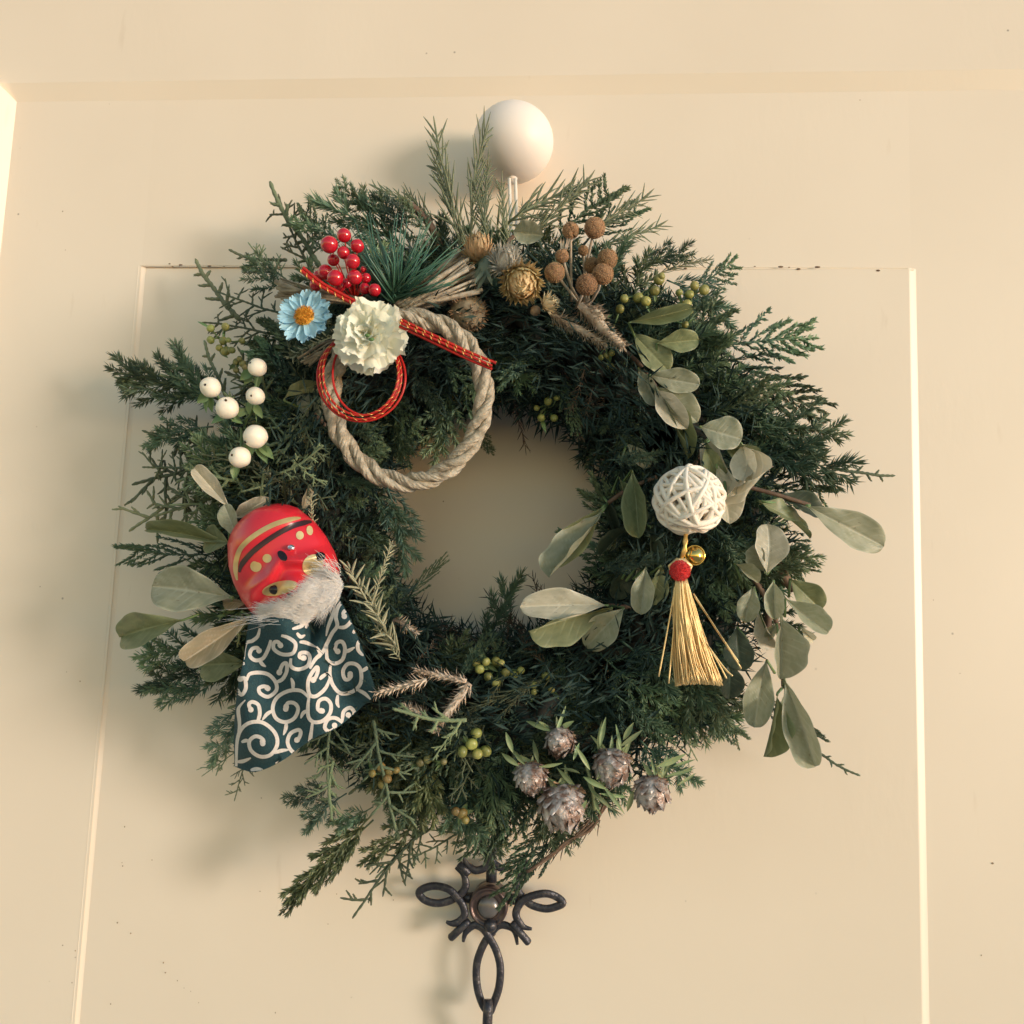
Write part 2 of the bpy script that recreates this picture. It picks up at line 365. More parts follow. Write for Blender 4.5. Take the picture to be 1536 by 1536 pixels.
# verticals run truly vertical, so take both panel sides from their upper ends
mb = MB(); y1 = 0.0
def quad(mb, a, b, c, d): k = len(mb.v); mb.v += [Vector(a), Vector(b), Vector(c), Vector(d)]; mb.f.append((k, k+1, k+2, k+3))
bead = 0.0058
quad(mb, (corner.x, 0, ZB), (pl, 0, ZB), (pl, 0, corner.z), (corner.x, 0, corner.z)); mb.build('stile', M_['door'], door, False)
mb = MB(); quad(mb, (pr, 0, ZB), (XR, 0, ZB), (XR, 0, corner.z), (pr, 0, corner.z)); mb.build('stile', M_['door'], door, False)
mb = MB(); quad(mb, (pl, 0, pt), (pr, 0, pt), (pr, 0, corner.z), (pl, 0, corner.z)); mb.build('rail', M_['door'], door, False)
mb = MB(); quad(mb, (pl + .0025, 0.0016, ZB), (pr - .0028, -0.0022, ZB), (pr - .0028, -0.0022, pt - .0008), (pl + .0025, 0.0016, pt - .0008)); mb.build('panel', M_['door'], door, False)
# bead moulding round the panel: a shallow half round with mitred corners
prof = [(-.5, .0010), (-.46, -.0002), (-.34, -.0014), (-.15, -.0021), (.10, -.0022), (.30, -.0014), (.46, -.0002), (.5, .0010)]
def bead_strip(name, path, inward):
    mb = MB(); b = 0
    for k, p in enumerate(path):
        for (q, h) in prof: mb.v.append(Vector((p[0] + inward[k][0] * q * bead, h, p[1] + inward[k][1] * q * bead)))
    n = len(prof)
    for k in range(len(path) - 1):
        for j in range(n - 1): mb.f.append((k*n+j, k*n+j+1, (k+1)*n+j+1, (k+1)*n+j))
    return mb.build(name, M_['door'], door)
def vbead(x0, pf):      # upright bead: long easy slope on the left, short steep one on the right
    mb = MB()
    for z in (ZB, pt + .0003):
        for dx, y in pf: mb.v.append(Vector((x0 + dx, y, z)))
    n = len(pf)
    for j in range(n - 1): mb.f.append((j, j+1, n+j+1, n+j))
    return mb.build('bead_moulding', M_['door'], door)
vbead(pl, [(-.0022, -.0002), (-.0016, .0000), (-.0010, .0002), (.0008, .0010), (.0019, .0015), (.0026, .0017)])
vbead(pr, [(-.0030, -.0021), (-.0024, -.00215), (-.0014, -.0018), (.0002, -.0010), (.0018, -.0003), (.0026, -.0001), (.0034, .0002)])
mb = MB(); n = 5
for x, yp in ((pl - .001, .0016), (pr + .001, -.0022)):
    for dz, y in [(.0009, -.0003), (.0005, .0004), (.0000, .0021), (-.0006, .0021), (-.0010, yp - .0001)]: mb.v.append(Vector((x, y, pt + dz)))
for j in range(n - 1): mb.f.append((j, j+1, n+j+1, n+j))
mb.build('bead_moulding', M_['door'], door)
# sloping frame: top and left, then the proud outer frame
H = 0.0035; HL = 0.013
mb = MB(); quad(mb, (corner.x, 0, corner.z), (XR, 0, corner.z), (XR, -H, outer_z), (corner.x - bw, -H, outer_z)); mb.build('sloping_moulding', M_['door'], door, False)
mb = MB(); quad(mb, (corner.x - bw, -HL, ZB), (corner.x, 0, ZB), (corner.x, 0, corner.z), (corner.x - bw, -HL, outer_z)); mb.v.append(Vector((corner.x - bw, -H, outer_z))); mb.f.append((3, 2, 4)); mb.build('sloping_moulding', M_['door'], door, False)
mb = MB(); quad(mb, (corner.x - bw - .35, -H, outer_z - .0), (XR, -H, outer_z), (XR, -H, outer_z + .4), (corner.x - bw - .35, -H, outer_z + .4)); mb.build('frame_rail', M_['door'], door, False)
mb = MB(); mb.box((corner.x - bw - .35, -HL, ZB), (corner.x - bw, -H + .001, outer_z)); mb.build('frame_stile', M_['door'], door, False)
# dirt caught along the bead over the panel
mb = MB()
for i in range(46):
    x = rr(pl + .01, pr - .01); p = Vector((x, -0.0023, pt + rr(-.0018, .0012))); r = rr(.0003, .0011)
    mb.sphere(p, r, 6, 4, (rr(1, 2.2), .25, .7))
tag(mb.build('dirt', M_['dirt'], door), kind='stuff')

# single fly specks and chips
mb = MB()
for x, y, *q in [(82,130),(86,113),(72,137),(164,156),(30,222),(94,317,1.5),(98,375),(1100,107,2),(490,132),(1178,575),(1489,1295,2.2),(1472,1433,1.5),(1182,1275,1.5),(1195,1363,1.5),(1176,1187),(1240,1190),
   (176,1384,2.4),(196,1400,1.4),(113,1426,1.5),(113,1436),(108,1474,1.4),(74,1472),(94,1418,1.3),(166,1506,1.4),(245,1444,1.7),(248,1459,1.7),(266,1471,1.5),(276,1482),(286,1487),(298,1504),(184,1299,1.7),(183,1294),
   (187,1240,1.6),(228,1290,1.3),(392,1197,1.5),(390,1337,1.4),(413,1519,1.6),(505,1341,1.3),(492,1386),(527,1496),(120,1022,1.4),(100,1008),(665,752,2),(828,733,2),(215,590,1.5),(1330,708,1.5),(1086,1331,2),
   (1013,1217,1.6),(960,1340,1.4),(889,1515,1.5),(885,1296,1.5),(898,1512),(832,1325),(1150,1212),(590,1350,1.4),(604,1322,2.2),(607,1325,1.6),(1290,150),(1400,900),(1440,1010),(60,880),(55,640)]:
    r = (q[0] if q else 1.0) * .00026; mb.sphere(P(x, y, .0002), r, 7, 4, (rr(.8, 1.5), .25, rr(.8, 1.4)))
tag(mb.build('speck', mat('faded_dirt', (0.34, 0.24, 0.15), 0.9), door), kind='stuff')
# ground before the door, unseen below the frame, added for bounce light
mb = MB(); quad(mb, (-12, .3, ZB - .02), (12, .3, ZB - .02), (12, -14, ZB - .02), (-12, -14, ZB - .02))
tag(mb.build('ground', mat('pale_bounce_ground', (0.45, 0.42, 0.38), 0.8, (0.38, 0.36, 0.33), 3), smooth=False), 'unseen pale ground added before the door to bounce light up', 'ground', kind='structure')

# ================================================================== ball hook
kb = P(770, 214, 0.029); kr = 64 * mpp(0.029)
hook = thing('ball_hook', 'large white ball shaped hook on the door above the wreath', 'hook', P(776, 250, 0))
mb = MB(); mb.sphere(kb, kr, 48, 32, (1, 1, .95)); mb.build('ball', M_['knob'], hook)
mb = MB(); mb.tube([Vector((kb.x, 0.0, kb.z)), Vector((kb.x, -.012, kb.z))], [.014, .012], 24); mb.build('mount', M_['knob'], hook)
mb = MB(); c = kb - Vector((0, 0, kr)); mb.tube([c + Vector((0, 0, .006)), c + Vector((0, 0, -.0015))], [.006, .0022], 16); mb.build('hook_stem', M_['knob'], hook)

# ================================================================== iron bell push
kn = thing('bell_push', 'black wrought iron bell push with scrolled arms under the wreath', 'door bell', P(737, 1347, 0))
def K(x, y, d=0.014): return P(560 + x * .2344, 1240 + y * .2344, d)
def scroll(pts, d0=0.014, r=.0024, n=6, cross=None, name='scroll'):
    q = [K(x, y, d0 + (cross[i] if cross else 0)) for i, (x, y) in enumerate(pts)]
    c = spline(q, n); N_ = len(c)
    rad = [r * (0.35 + 0.65 * min(1, min(i, N_ - 1 - i) / (N_ * .10))) for i in range(N_)]
    mb = MB(); mb.tube(c, rad, 8, flat=.55, up=(0, -1, 0)); return mb.build(name, M_['iron'], kn)
def xs(n, a, b, h): return [h if a <= i <= b else 0 for i in range(n)]
scroll([(525,262),(575,305),(592,370),(570,420),(520,458),(470,480),(400,490),(330,470),(292,425),(330,392),(400,380),(480,400),(530,445),(575,510),(582,570),(545,610),(500,620),(465,608)], cross=xs(18, 11, 17, .002))
scroll([(1030,300),(960,310),(922,350),(925,410),(960,455),(1010,500),(1100,525),(1170,512),(1212,487),(1170,448),(1100,428),(1010,445),(950,480),(915,540),(920,590),(960,640),(1015,655)], cross=xs(17, 10, 16, .002))
scroll([(575,738),(590,680),(640,632),(690,645),(730,690),(785,790),(812,900),(803,1030),(765,1140),(742,1185),(700,1140),(664,1020),(662,880),(700,765),(748,690),(790,640),(840,630),(900,665),(922,755)], cross=xs(19, 0, 4, .002))
scroll([(575,190),(600,240),(650,278),(710,265),(745,220),(775,120),(800,20),(795,-100),(760,-210),(740,-250),(705,-200),(680,-80),(690,60),(720,160),(755,215),(790,250),(840,272),(900,255)], cross=xs(18, 0, 5, .002))
for a, b in (((488,718),(612,600)), ((998,748),(885,612)), ((545,235),(615,305)), ((985,215),(915,300))):
    mb = MB(); p, q = K(*a, .016), K(*b, .016); mb.tube([p, p.lerp(q, .06), p.lerp(q, .94), q], [.0016, .0024, .0024, .0016], 10); mb.build('bar', M_['iron'], kn)
for a, b in (((560,455),(650,455)), ((860,462),(950,465)), ((755,560),(748,690)), ((755,350),(757,225))):
    mb = MB(); mb.tube([K(*a, .010), K(*b, .010)], .0034, 10); mb.build('arm', M_['iron'], kn)
mb = MB(); mb.sphere(K(750, 632, .018), .0040, 14, 10); mb.build('boss', M_['iron'], kn)
cx = K(752, 457, .0); ax = Vector((0, -1, 0))
def lathe(c, prof, n, name, m, par, axis=Vector((0, -1, 0)), smooth=True):
    mb = MB(); a = axis.normalized(); u = a.orthogonal().normalized(); v = a.cross(u)
    for (r, h) in prof:
        for k in range(n): t = 2*pi*k/n; mb.v.append(c + a*h + (u*cos(t) + v*sin(t))*max(r, 1e-5))
    for i in range(len(prof)-1):
        for k in range(n): k2 = (k+1) % n; mb.f.append((i*n+k, i*n+k2, (i+1)*n+k2, (i+1)*n+k))
    return mb.build(name, m, par, smooth)
lathe(cx, [(.0112,.0),(.0122,.012),(.0121,.0155),(.0114,.0170),(.0106,.0172),(.0100,.0162),(.0085,.0160),(.0072,.0166),(.0067,.0160)], 40, 'rosette', M_['copper'], kn)
lathe(cx, [(.0066,.0130),(.0065,.0168),(.0058,.0180),(.0040,.0190),(.0018,.0194),(0,.0195)], 32, 'button', M_['button'], kn)
mb = MB(); mb.tube([K(735,1105,.019), K(733,1180,.0205), K(728,1300,.0195), K(722,1420,.014)], [.0026,.0030,.0030,.0026], 12); mb.build('link', M_['iron'], kn)

# ================================================================== foliage templates (unit length along X)
def side_needles(mb, pts, L, w, n_per, ang, sp=1.0, tipgrow=0.0):
    tot = len(pts)
    for i in range(tot - 1):
        a, b = pts[i], pts[i+1]; t = (b - a).normalized(); u = t.orthogonal().normalized(); v = t.cross(u)
        for k in range(n_per):
            f = (k + random.random()) / n_per; th = rr(0, 2*pi)
            o = u*cos(th) + v*sin(th)
            an = radians(ang + rr(-12, 12)); d = t*cos(an) + o*sin(an)
            mb.needle(a.lerp(b, f), d, L * rr(.7, 1.25) * (1 + tipgrow * i / tot), w * rr(.8, 1.2), rv())
    # tip tuft
    t = (pts[-1] - pts[-2]).normalized()
    for k in range(5): mb.needle(pts[-1], t + rv(.25), L * rr(.8, 1.2), w, rv())
def juniper(seed, nb=9, nl=.055, nw=.014, ang=34, dens=5, spread=42, blen=.42, flat=.35, sub=True):
    random.seed(seed); mb = MB()
    bend = rr(-.18, .18)
    st = [Vector((t, bend * t * t, .05 * sin(3 * t))) for t in [i/14 for i in range(15)]]
    mb.tube(st, [.010 * (1 - .8 * i / 14) for i in range(15)], 4)
    side_needles(mb, st[3:], nl, nw, dens, ang)
    for k in range(nb):
        t = .10 + .80 * (k + rr(-.3, .3)) / nb
        i = min(13, int(t * 14)); o = st[i].lerp(st[i+1], t * 14 - i if i < 14 else 0)
        sg = 1 if k % 2 else -1; a = radians(spread + rr(-10, 10)) * sg
        L = blen * (1 - t * .72) * rr(.75, 1.15)
        d = Vector((cos(a), sin(a), rr(-flat, flat)))
        cv = rr(.1, .4) * -sg
        bp = [o + d.normalized() * L * s + Vector((0.0, cv * L * s * s * .5, 0)) + Vector((.12 * L * s * s, 0, 0)) for s in (0, .2, .4, .6, .8, 1)]
        mb.tube(bp, [.006, .005, .0045, .004, .003, .002], 3, cap=False)
        side_needles(mb, bp, nl, nw, dens, ang)
        if sub and L > .16:
            for q in (2, 3, 4):
                s2 = 1 if q % 2 else -1; e = (bp[q+1 if q < 5 else 5] - bp[q]).normalized()
                d2 = (e + Vector((-e.y, e.x, 0)) * s2 * .8 + rv(.1)).normalized(); L2 = L * .33
                b2 = [bp[q] + d2 * L2 * s for s in (0, .5, 1)]
                side_needles(mb, b2, nl * .9, nw, dens, ang)
    return mb
def cypress(seed, nb=9, bl=.36, r=.018, curl=.3, sub=2):
    random.seed(seed); mb = MB()
    def limb(o, d, L, r0, r1, lev):
        n = max(5, int(L * 26)); pts = [o]; dd = d.normalized(); turn = Vector((rr(-1, 1), rr(-1, 1), rr(-.4, .4))) * curl
        for i in range(n):
            dd = (dd + turn * (1.0 / n) + rv(.035)).normalized(); pts.append(pts[-1] + dd * L / n)
        rad = [(r0 + (r1 - r0) * i / n) * (1.18 if i % 2 else .85) for i in range(n + 1)]
        rad[-1] *= .6
        mb.tube(pts, rad, 5)
        # scale leaves standing slightly off the twig
        for i in range(1, n):
            t = (pts[i+1] - pts[i]).normalized(); o_ = t.orthogonal().normalized()
            o_ = Matrix.Rotation(rr(0, 6.28), 3, t) @ o_
            mb.needle(pts[i], t + o_ * .45, r0 * 2.0, r0 * 1.1, t.cross(o_))
        return pts
    st = limb(Vector((0, 0, 0)), Vector((1, rr(-.1, .1), 0)), 1.0, r * .95, r * .7, 0)
    for k in range(nb):
        t = .12 + .8 * k / nb + rr(-.03, .03); i = int(t * (len(st) - 1)); sg = 1 if k % 2 else -1
        a = radians(rr(38, 62)) * sg; L = bl * rr(.55, 1.15) * (1.1 - .55 * t)
        b = limb(st[i], Vector((cos(a), sin(a), rr(-.4, .4))), L, r * .8, r * .55, 1)
        for q in range(sub):
            i2 = min(len(b) - 2, int(len(b) * rr(.3, .75))); e = (b[i2+1] - b[i2]).normalized()
            s2 = random.choice((-1, 1)); limb(b[i2], e + Vector((-e.y, e.x, rr(-.3, .3))) * s2 * rr(.7, 1.1), L * rr(.25, .5), r * .65, r * .45, 2)
    return mb
def rosemary(seed, n=40, L=.32, w=.020, ang=32, curl=.25):
    random.seed(seed); mb = MB()
    b1 = rr(-.15, .15); f = lambda t: Vector((t * .86, b1 * t * t, .05 * sin(4 * t)))
    st = [f(i / 12) for i in range(13)]
    mb.tube(st, [.014 * (1 - .55 * i / 12) for i in range(13)], 5)
    for k in range(n):
        t = (k / n) ** .9; o = f(t); tg = (f(t + .02) - f(t)).normalized(); u = tg.orthogonal().normalized()
        u = Matrix.Rotation(k * 2.4 + rr(-.4, .4), 3, tg) @ u
        a = radians(ang + rr(-12, 18)); d = tg * cos(a) + u * sin(a); l = L * rr(.6, 1.15) * (1 - .35 * t); c = rr(-curl, curl)
        pts = [o + d * l * s + u * c * l * s * s for s in (0, .25, .5, .75, 1)]
        mb.tube(pts, [w * .25, w * .42, w * .45, w * .36, w * .10], 4, flat=.5, cap=False)
    return mb
TJ = [juniper(s, nb=8, nl=.088, nw=.016, ang=38, dens=12, spread=38, blen=.44, flat=.5, sub=False).mesh('juniper_sprig', M_['jun']) for s in (11, 12, 13, 14)] + \
     [juniper(s, nb=8, nl=.115, nw=.016, ang=38, dens=10, spread=34, blen=.38, flat=.6, sub=False).mesh('juniper_sprig', M_['junb']) for s in (21, 22, 23)]
TT = [juniper(s, nb=15, nl=.055, nw=.019, ang=24, dens=9, spread=36, blen=.46, flat=.1, sub=False).mesh('cedar_sprig', M_['jun']) for s in (31, 32, 33)]
TO = [juniper(s, nb=7, nl=.085, nw=.022, ang=30, dens=14, spread=34, blen=.36, flat=.3, sub=False).mesh('juniper_sprig', M_['olive']) for s in (41, 42)]
TC = [cypress(s).mesh('cypress_twig', M_['cyp']) for s in (51, 52, 53, 54)]
TCL = [cypress(s, nb=6, bl=.34, r=.028).mesh('cypress_twig', M_['cypl']) for s in (61, 62)]
TSP = [cypress(s, nb=7, bl=.13, r=.023, curl=.2, sub=0).mesh('cypress_twig', M_['cyp']) for s in (65, 66)]
TR = [rosemary(s).mesh('rosemary_sprig', M_['ros']) for s in (71, 72, 73)]
TRP = [rosemary(s, n=38, L=.22, w=.030, ang=45, curl=.5).mesh('rosemary_sprig', M_['rosp']) for s in (75, 76)]
TB = [rosemary(s, n=30, L=.24, w=.016, ang=40, curl=.4).mesh('dry_sprig', M_['brown']) for s in (81, 82, 83)]
random.seed(99)

# ================================================================== the wreath
RC = P(738, 778, 0.045)
wreath = thing('evergreen_wreath', 'round evergreen wreath of juniper, cypress and rosemary hanging on the cream door', 'wreath', P(738, 1240, 0))
def ring(th, r, d):          # th degrees, 0 right, 90 up
    return Vector((RC.x + cos(radians(th)) * r, -d, RC.z + sin(radians(th)) * r))
# vine core: a bundle of dark stems wound round the ring
mb = MB()
for k in range(22):
    ph = rr(0, 2*pi); tw = random.choice((-1, 1)) * random.randint(2, 5); rt = rr(.010, .030); n = 140; pts = []
    for i in range(n):
        a = 360 * i / n; q = ph + tw * 2*pi * i / n
        pts.append(ring(a, .122 + cos(q) * rt * 1.15 + .002 * sin(i * .9 + k), .042 + sin(q) * rt))
    mb.tube(pts, rr(.0028, .0060), 5, closed=True)
tag(mb.build('vine_core', M_['core'], wreath), kind='stuff')
# inner mat of short needles that fills the gaps
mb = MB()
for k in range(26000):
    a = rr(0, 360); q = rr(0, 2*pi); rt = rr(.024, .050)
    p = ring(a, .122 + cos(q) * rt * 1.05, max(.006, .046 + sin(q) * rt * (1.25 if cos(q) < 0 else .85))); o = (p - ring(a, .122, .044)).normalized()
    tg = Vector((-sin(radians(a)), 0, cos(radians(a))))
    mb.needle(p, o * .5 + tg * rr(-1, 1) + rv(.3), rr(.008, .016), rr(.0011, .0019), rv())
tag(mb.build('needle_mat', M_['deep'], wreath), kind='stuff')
wires = MB()
for x in (764, 773):
    wires = MB(); a = P(x, 268, .040); wires.tube([a, P(x + 1, 300, .040), P(x + 2, 340, .045), P(x + 3, 400, .05)], .0011, 8); wires.build('hanging_wire', M_['wire'], wreath)

def sprig(mesh, name, a, b, roll=None, wid=1.0):
    up = (OUT + rv(.28)) if roll is None else roll
    L = (b - a).length
    return inst(name, mesh, wreath, aim(a, b, up, L, L * wid * random.choice((-1, 1)), L * wid))
cnt = {'j': 0, 'c': 0}
def blocked(a):  return False
# outer sprays
for k in range(100):
    a = k * 3.6 + rr(-4, 4); r0 = rr(.105, .130); L = rr(.042, .070)
    sw = rr(-28, 28)
    if 60 < a % 360 < 130: sw *= .6
    p0 = ring(a, r0, rr(.035, .070)); d = radians(a + sw)
    p1 = p0 + Vector((cos(d) * L, rr(-.012, .018), sin(d) * L))
    me = random.choice(TJ + TT) if not (150 < a % 360 < 200) else random.choice(TJ + TC)
    if 205 < a % 360 < 262 and random.random() < .6: me = random.choice(TO)
    sprig(me, me.name.split('.')[0], p0, p1, wid=rr(.9, 1.25))
for k in range(60):
    a = 105 + k * 3.2 + rr(-4, 4); r0 = rr(.105, .135); L = rr(.045, .062); d = radians(a + rr(-45, 45)); p0 = ring(a, r0, rr(.03, .075))
    me = random.choice(TJ + TJ + TC + TT) if a < 215 else random.choice(TJ + TT + TO)
    sprig(me, me.name.split('.')[0], p0, p0 + Vector((cos(d) * L, rr(-.014, .012), sin(d) * L)), wid=rr(1.0, 1.4))
# low layer close to the door
for k in range(40):
    a = k * 9 + rr(-4, 4); p0 = ring(a, rr(.11, .13), rr(.015, .035)); L = rr(.045, .062); d = radians(a + rr(-35, 35))
    me = random.choice(TJ + TT); sprig(me, me.name.split('.')[0], p0, p0 + Vector((cos(d) * L, rr(-.008, .004), sin(d) * L)))
# face sprays: roots on the front, tips lean out and forward
for k in range(150):
    a = rr(0, 360); r0 = rr(.088, .145); dr = .085 - abs(r0 - .118) * .55
    p0 = ring(a, r0, dr - .018); L = rr(.034, .060); d = radians(a + rr(-60, 60))
    if random.random() < .25: d += pi
    p1 = p0 + Vector((cos(d) * L, -rr(.004, .018), sin(d) * L))
    aa = a % 360
    if aa < 60 or aa > 300: me = random.choice(TJ + TT + TJ)
    elif 140 < aa < 215: me = random.choice(TC + TC + TC + TJ)
    elif 215 <= aa < 270: me = random.choice(TC + TJ + TO)
    else: me = random.choice(TJ)
    sprig(me, me.name.split('.')[0], p0, p1, wid=rr(.9, 1.3))
# paler wisps lying over the left and lower parts
for k in range(26):
    a = rr(130, 290); p0 = ring(a, rr(.10, .14), rr(.072, .086)); L = rr(.028, .048); d = radians(a + rr(-90, 90)); me = random.choice(TCL + TRP + TC)
    sprig(me, me.name.split('.')[0], p0, p0 + Vector((cos(d) * L, -rr(.006, .016), sin(d) * L)), wid=rr(.8, 1.1))
# inner edge sprays, pointing into the hole
for k in range(100):
    a = k * 3.6 + rr(-4, 4); p0 = ring(a, rr(.092, .106), rr(.018, .092)); L = rr(.022, .036)
    d = radians(a + 180 + rr(-50, 50))
    aa = a % 360
    if 235 < aa < 330 and random.random() < .75: me = random.choice(TB)
    elif 40 < aa < 110 and random.random() < .5: me = random.choice(TB)
    else: me = random.choice(TJ)
    sprig(me, me.name.split('.')[0], p0, p0 + Vector((cos(d) * L, rr(-.008, .012), sin(d) * L)))

# sprays that can be told apart on the outline and the face: (kind, root px, tip px, root depth, tip depth, width)
HAND = [
 # right side
 ('T',1060,520,1222,512,.060,.040,1.2),('T',1060,540,1238,614,.065,.045,1.0),('T',1040,430,1112,402,.05,.04,1.3),('J',1000,420,1105,470,.06,.05,1.2),
 ('J',1120,640,1268,650,.07,.055,1.1),('J',1110,670,1275,695,.07,.055,1.3),('S',1240,700,1354,724,.05,.04,1.0),('J',1100,600,1240,660,.07,.05,1.1),
 ('T',1130,720,1245,760,.05,.045,1.2),('T',1140,780,1225,860,.05,.045,1.2),('J',1150,660,1230,720,.07,.065,1.2),('J',1080,560,1180,600,.07,.06,1.2),
 ('T',1130,1040,1230,1125,.04,.035,.8),('S',1200,1110,1284,1166,.035,.03,1.0),('J',1000,960,1090,1085,.085,.07,1.2),('J',930,960,1060,1060,.09,.075,1.2),
 ('J',900,980,1000,1080,.09,.08,1.2),('C',1000,1060,1040,1145,.06,.055,.8),('C',960,1080,1000,1130,.06,.055,.8),('T',1040,1050,1110,1120,.06,.05,1.0),
 ('J',960,1110,1030,1190,.08,.075,1.4),('J',940,1000,1040,1030,.09,.085,1.2),('J',920,1040,1010,1110,.088,.08,1.2),('J',1010,640,1090,700,.085,.08,1.0),
 ('J',910,690,990,690,.10,.10,.9),('J',900,860,985,830,.10,.10,.9),('J',1060,770,1120,880,.085,.08,1.2),
 # top
 ('R',745,350,868,190+60,.07,.055,1.1),('T',830,370,912,268,.06,.05,1.3),('R',800,350,905,262,.07,.06,1.0),('R',880,350,992,290,.07,.055,.9),('R',900,370,1010,338,.07,.06,.9),
 ('J',950,400,1030,370,.065,.05,1.2),('R',990,410,1072,382,.06,.05,.8),('T',880,360,960,300,.05,.045,1.1),('R',700,375,636,172,.075,.06,.62),
 ('R',705,375,712,165,.075,.065,.55),('R',690,370,656,215,.075,.065,.7),('R',730,360,722,232,.075,.065,.8),('R',735,370,700,260,.08,.07,.9),('R',765,380,742,262,.08,.07,.7),
 ('R',650,330,556,268,.06,.05,.9),('R',660,350,600,285,.06,.055,.9),('R',780,360,790,300,.07,.065,.9),('R',760,370,820,300,.07,.06,.8),('J',640,400,490,282,.06,.05,.8),
 ('J',600,380,535,290,.06,.055,1.1),('T',500,390,462,298,.06,.055,.9),('J',560,330,500,275,.055,.05,.9),('J',620,350,560,300,.07,.06,1.1),('J',650,360,600,300,.075,.07,1.1),('J',530,370,440,330,.06,.055,1.1),
 ('S',480,400,408,288,.05,.04,1.2),('C',470,410,412,300,.05,.04,.9),('S',430,390,348,388,.045,.04,1.4),('C',430,420,370,370,.05,.045,.9),
 ('S',360,480,266,380,.045,.035,1.1),('J',430,440,360,400,.06,.05,1.3),('C',420,470,330,430,.06,.05,.9),('C',400,500,310,480,.065,.055,1.0),
 # left
 ('J',330,590,165,568,.055,.04,.9),('J',330,600,195,545,.055,.04,1.1),('S',350,610,282,508,.055,.045,1.0),('J',340,620,250,540,.06,.05,1.1),('J',320,640,220,650,.06,.045,1.1),('C',330,660,215,660,.06,.045,1.0),
 ('C',330,700,188,782,.055,.04,1.0),('C',350,690,200,745,.06,.045,1.1),('C',360,720,240,800,.06,.05,1.1),('T',340,830,178,842,.05,.035,.7),('C',300,700,215,690,.06,.05,1.1),
 ('C',470,640,330,700,.09,.085,1.2),('C',480,680,370,750,.095,.09,1.1),('C',450,620,480,700,.095,.10,1.2),('C',430,700,500,760,.10,.10,1.0),('L',420,710,500,690,.105,.108,.9),('L',440,690,480,745,.105,.108,.8),
 ('C',490,560,440,660,.09,.09,.9),('C',520,640,470,700,.09,.09,.9),
 ('J',340,980,210,960,.05,.04,1.2),('J',330,1010,215,1010,.05,.04,1.1),('J',330,1020,228,1055,.05,.045,1.1),('J',380,1060,305,1130,.05,.045,1.2),('C',380,1120,345,1195,.05,.045,.8),('C',390,1100,300,1160,.05,.045,.5),
 # bottom
 ('O',560,1230,428,1345,.055,.045,.8),('O',520,1270,428,1370,.045,.042,.7),('O',560,1220,470,1310,.055,.05,1.0),('C',640,1240,522,1355,.055,.045,.8),('O',640,1230,540,1290,.055,.05,1.0),
 ('C',700,1240,610,1310,.055,.05,.8),('C',650,1240,560,1300,.05,.045,1.0),('T',860,1230,735,1345,.06,.045,.7),('T',840,1220,760,1310,.055,.05,.9),('J',720,1210,760,1275,.06,.055,1.3),('T',800,1210,690,1280,.06,.055,1.0),
 ('J',500,1180,430,1190,.065,.06,1.4),('J',520,1190,450,1230,.06,.055,1.3),('J',560,1210,500,1250,.06,.055,1.2),('C',500,1060,480,1200,.09,.085,1.1),('C',560,1080,610,1240,.10,.09,1.0),('L',500,1140,470,1220,.092,.092,1.3),
 ('L',700,1080,590,1105,.112,.116,1.1),('L',690,1085,640,1135,.108,.11,.8),('C',570,1100,530,1160,.095,.09,1.0),('C',700,1060,720,1110,.10,.10,1.0),
 ('J',640,1180,580,1240,.075,.07,1.2),('J',700,1170,680,1250,.075,.065,1.2),('J',760,1180,730,1250,.07,.065,1.2),
 ('B',900,1230,800,1305,.06,.05,.7),('B',910,1210,780,1300,.06,.05,.6),
 # hole edges
 ('J',600,560,570,620,.07,.07,1.1),('J',680,560,650,690,.06,.055,1.2),('J',660,570,672,670,.06,.055,1.0),('J',590,570,580,680,.06,.055,1.2),('J',710,640,740,680,.05,.045,1.2),
 ('J',580,730,630,850,.06,.05,1.1),('J',560,740,620,810,.065,.05,1.1),('T',590,920,668,835,.045,.04,.5),('J',560,800,600,900,.06,.05,1.2),('T',840,560,868,650,.07,.07,.8),
 ('B',760,560,800,690,.05,.035,.5),('B',900,610,935,700,.05,.04,.8),('B',790,960,720,880,.055,.045,1.0),('B',820,940,795,850,.05,.05,.9),('B',740,970,645,930,.055,.05,1.0),('B',760,960,770,880,.055,.05,1.0),('B',850,930,800,870,.05,.05,.8),
 ('B',720,1000,640,950,.07,.06,1.0),('B',820,1000,770,920,.07,.06,1.0),('R',760,1010,720,1060,.09,.09,1.0),('R',800,1020,750,1080,.09,.09,.9),('R',830,1010,690,1080,.085,.09,.6),
 # pale rosemary beside the mask
 ('P',598,975,508,828,.105,.112,.8),('P',560,900,590,800,.100,.105,.6),('P',585,965,545,870,.105,.112,.9),('P',600,990,560,930,.10,.105,1.0),('P',470,800,468,735,.10,.108,1.0),
]
TM = {'T': TT, 'J': TJ, 'S': TSP, 'R': TR, 'C': TC, 'O': TO, 'B': TB, 'L': TCL, 'P': TRP}
for (k, x0, y0, x1, y1, d0, d1, w) in HAND:
    me = random.choice(TM[k]); sprig(me, me.name.split('.')[0], P(x0, y0, d0), P(x1, y1, d1), roll=OUT + rv(.15), wid=w)
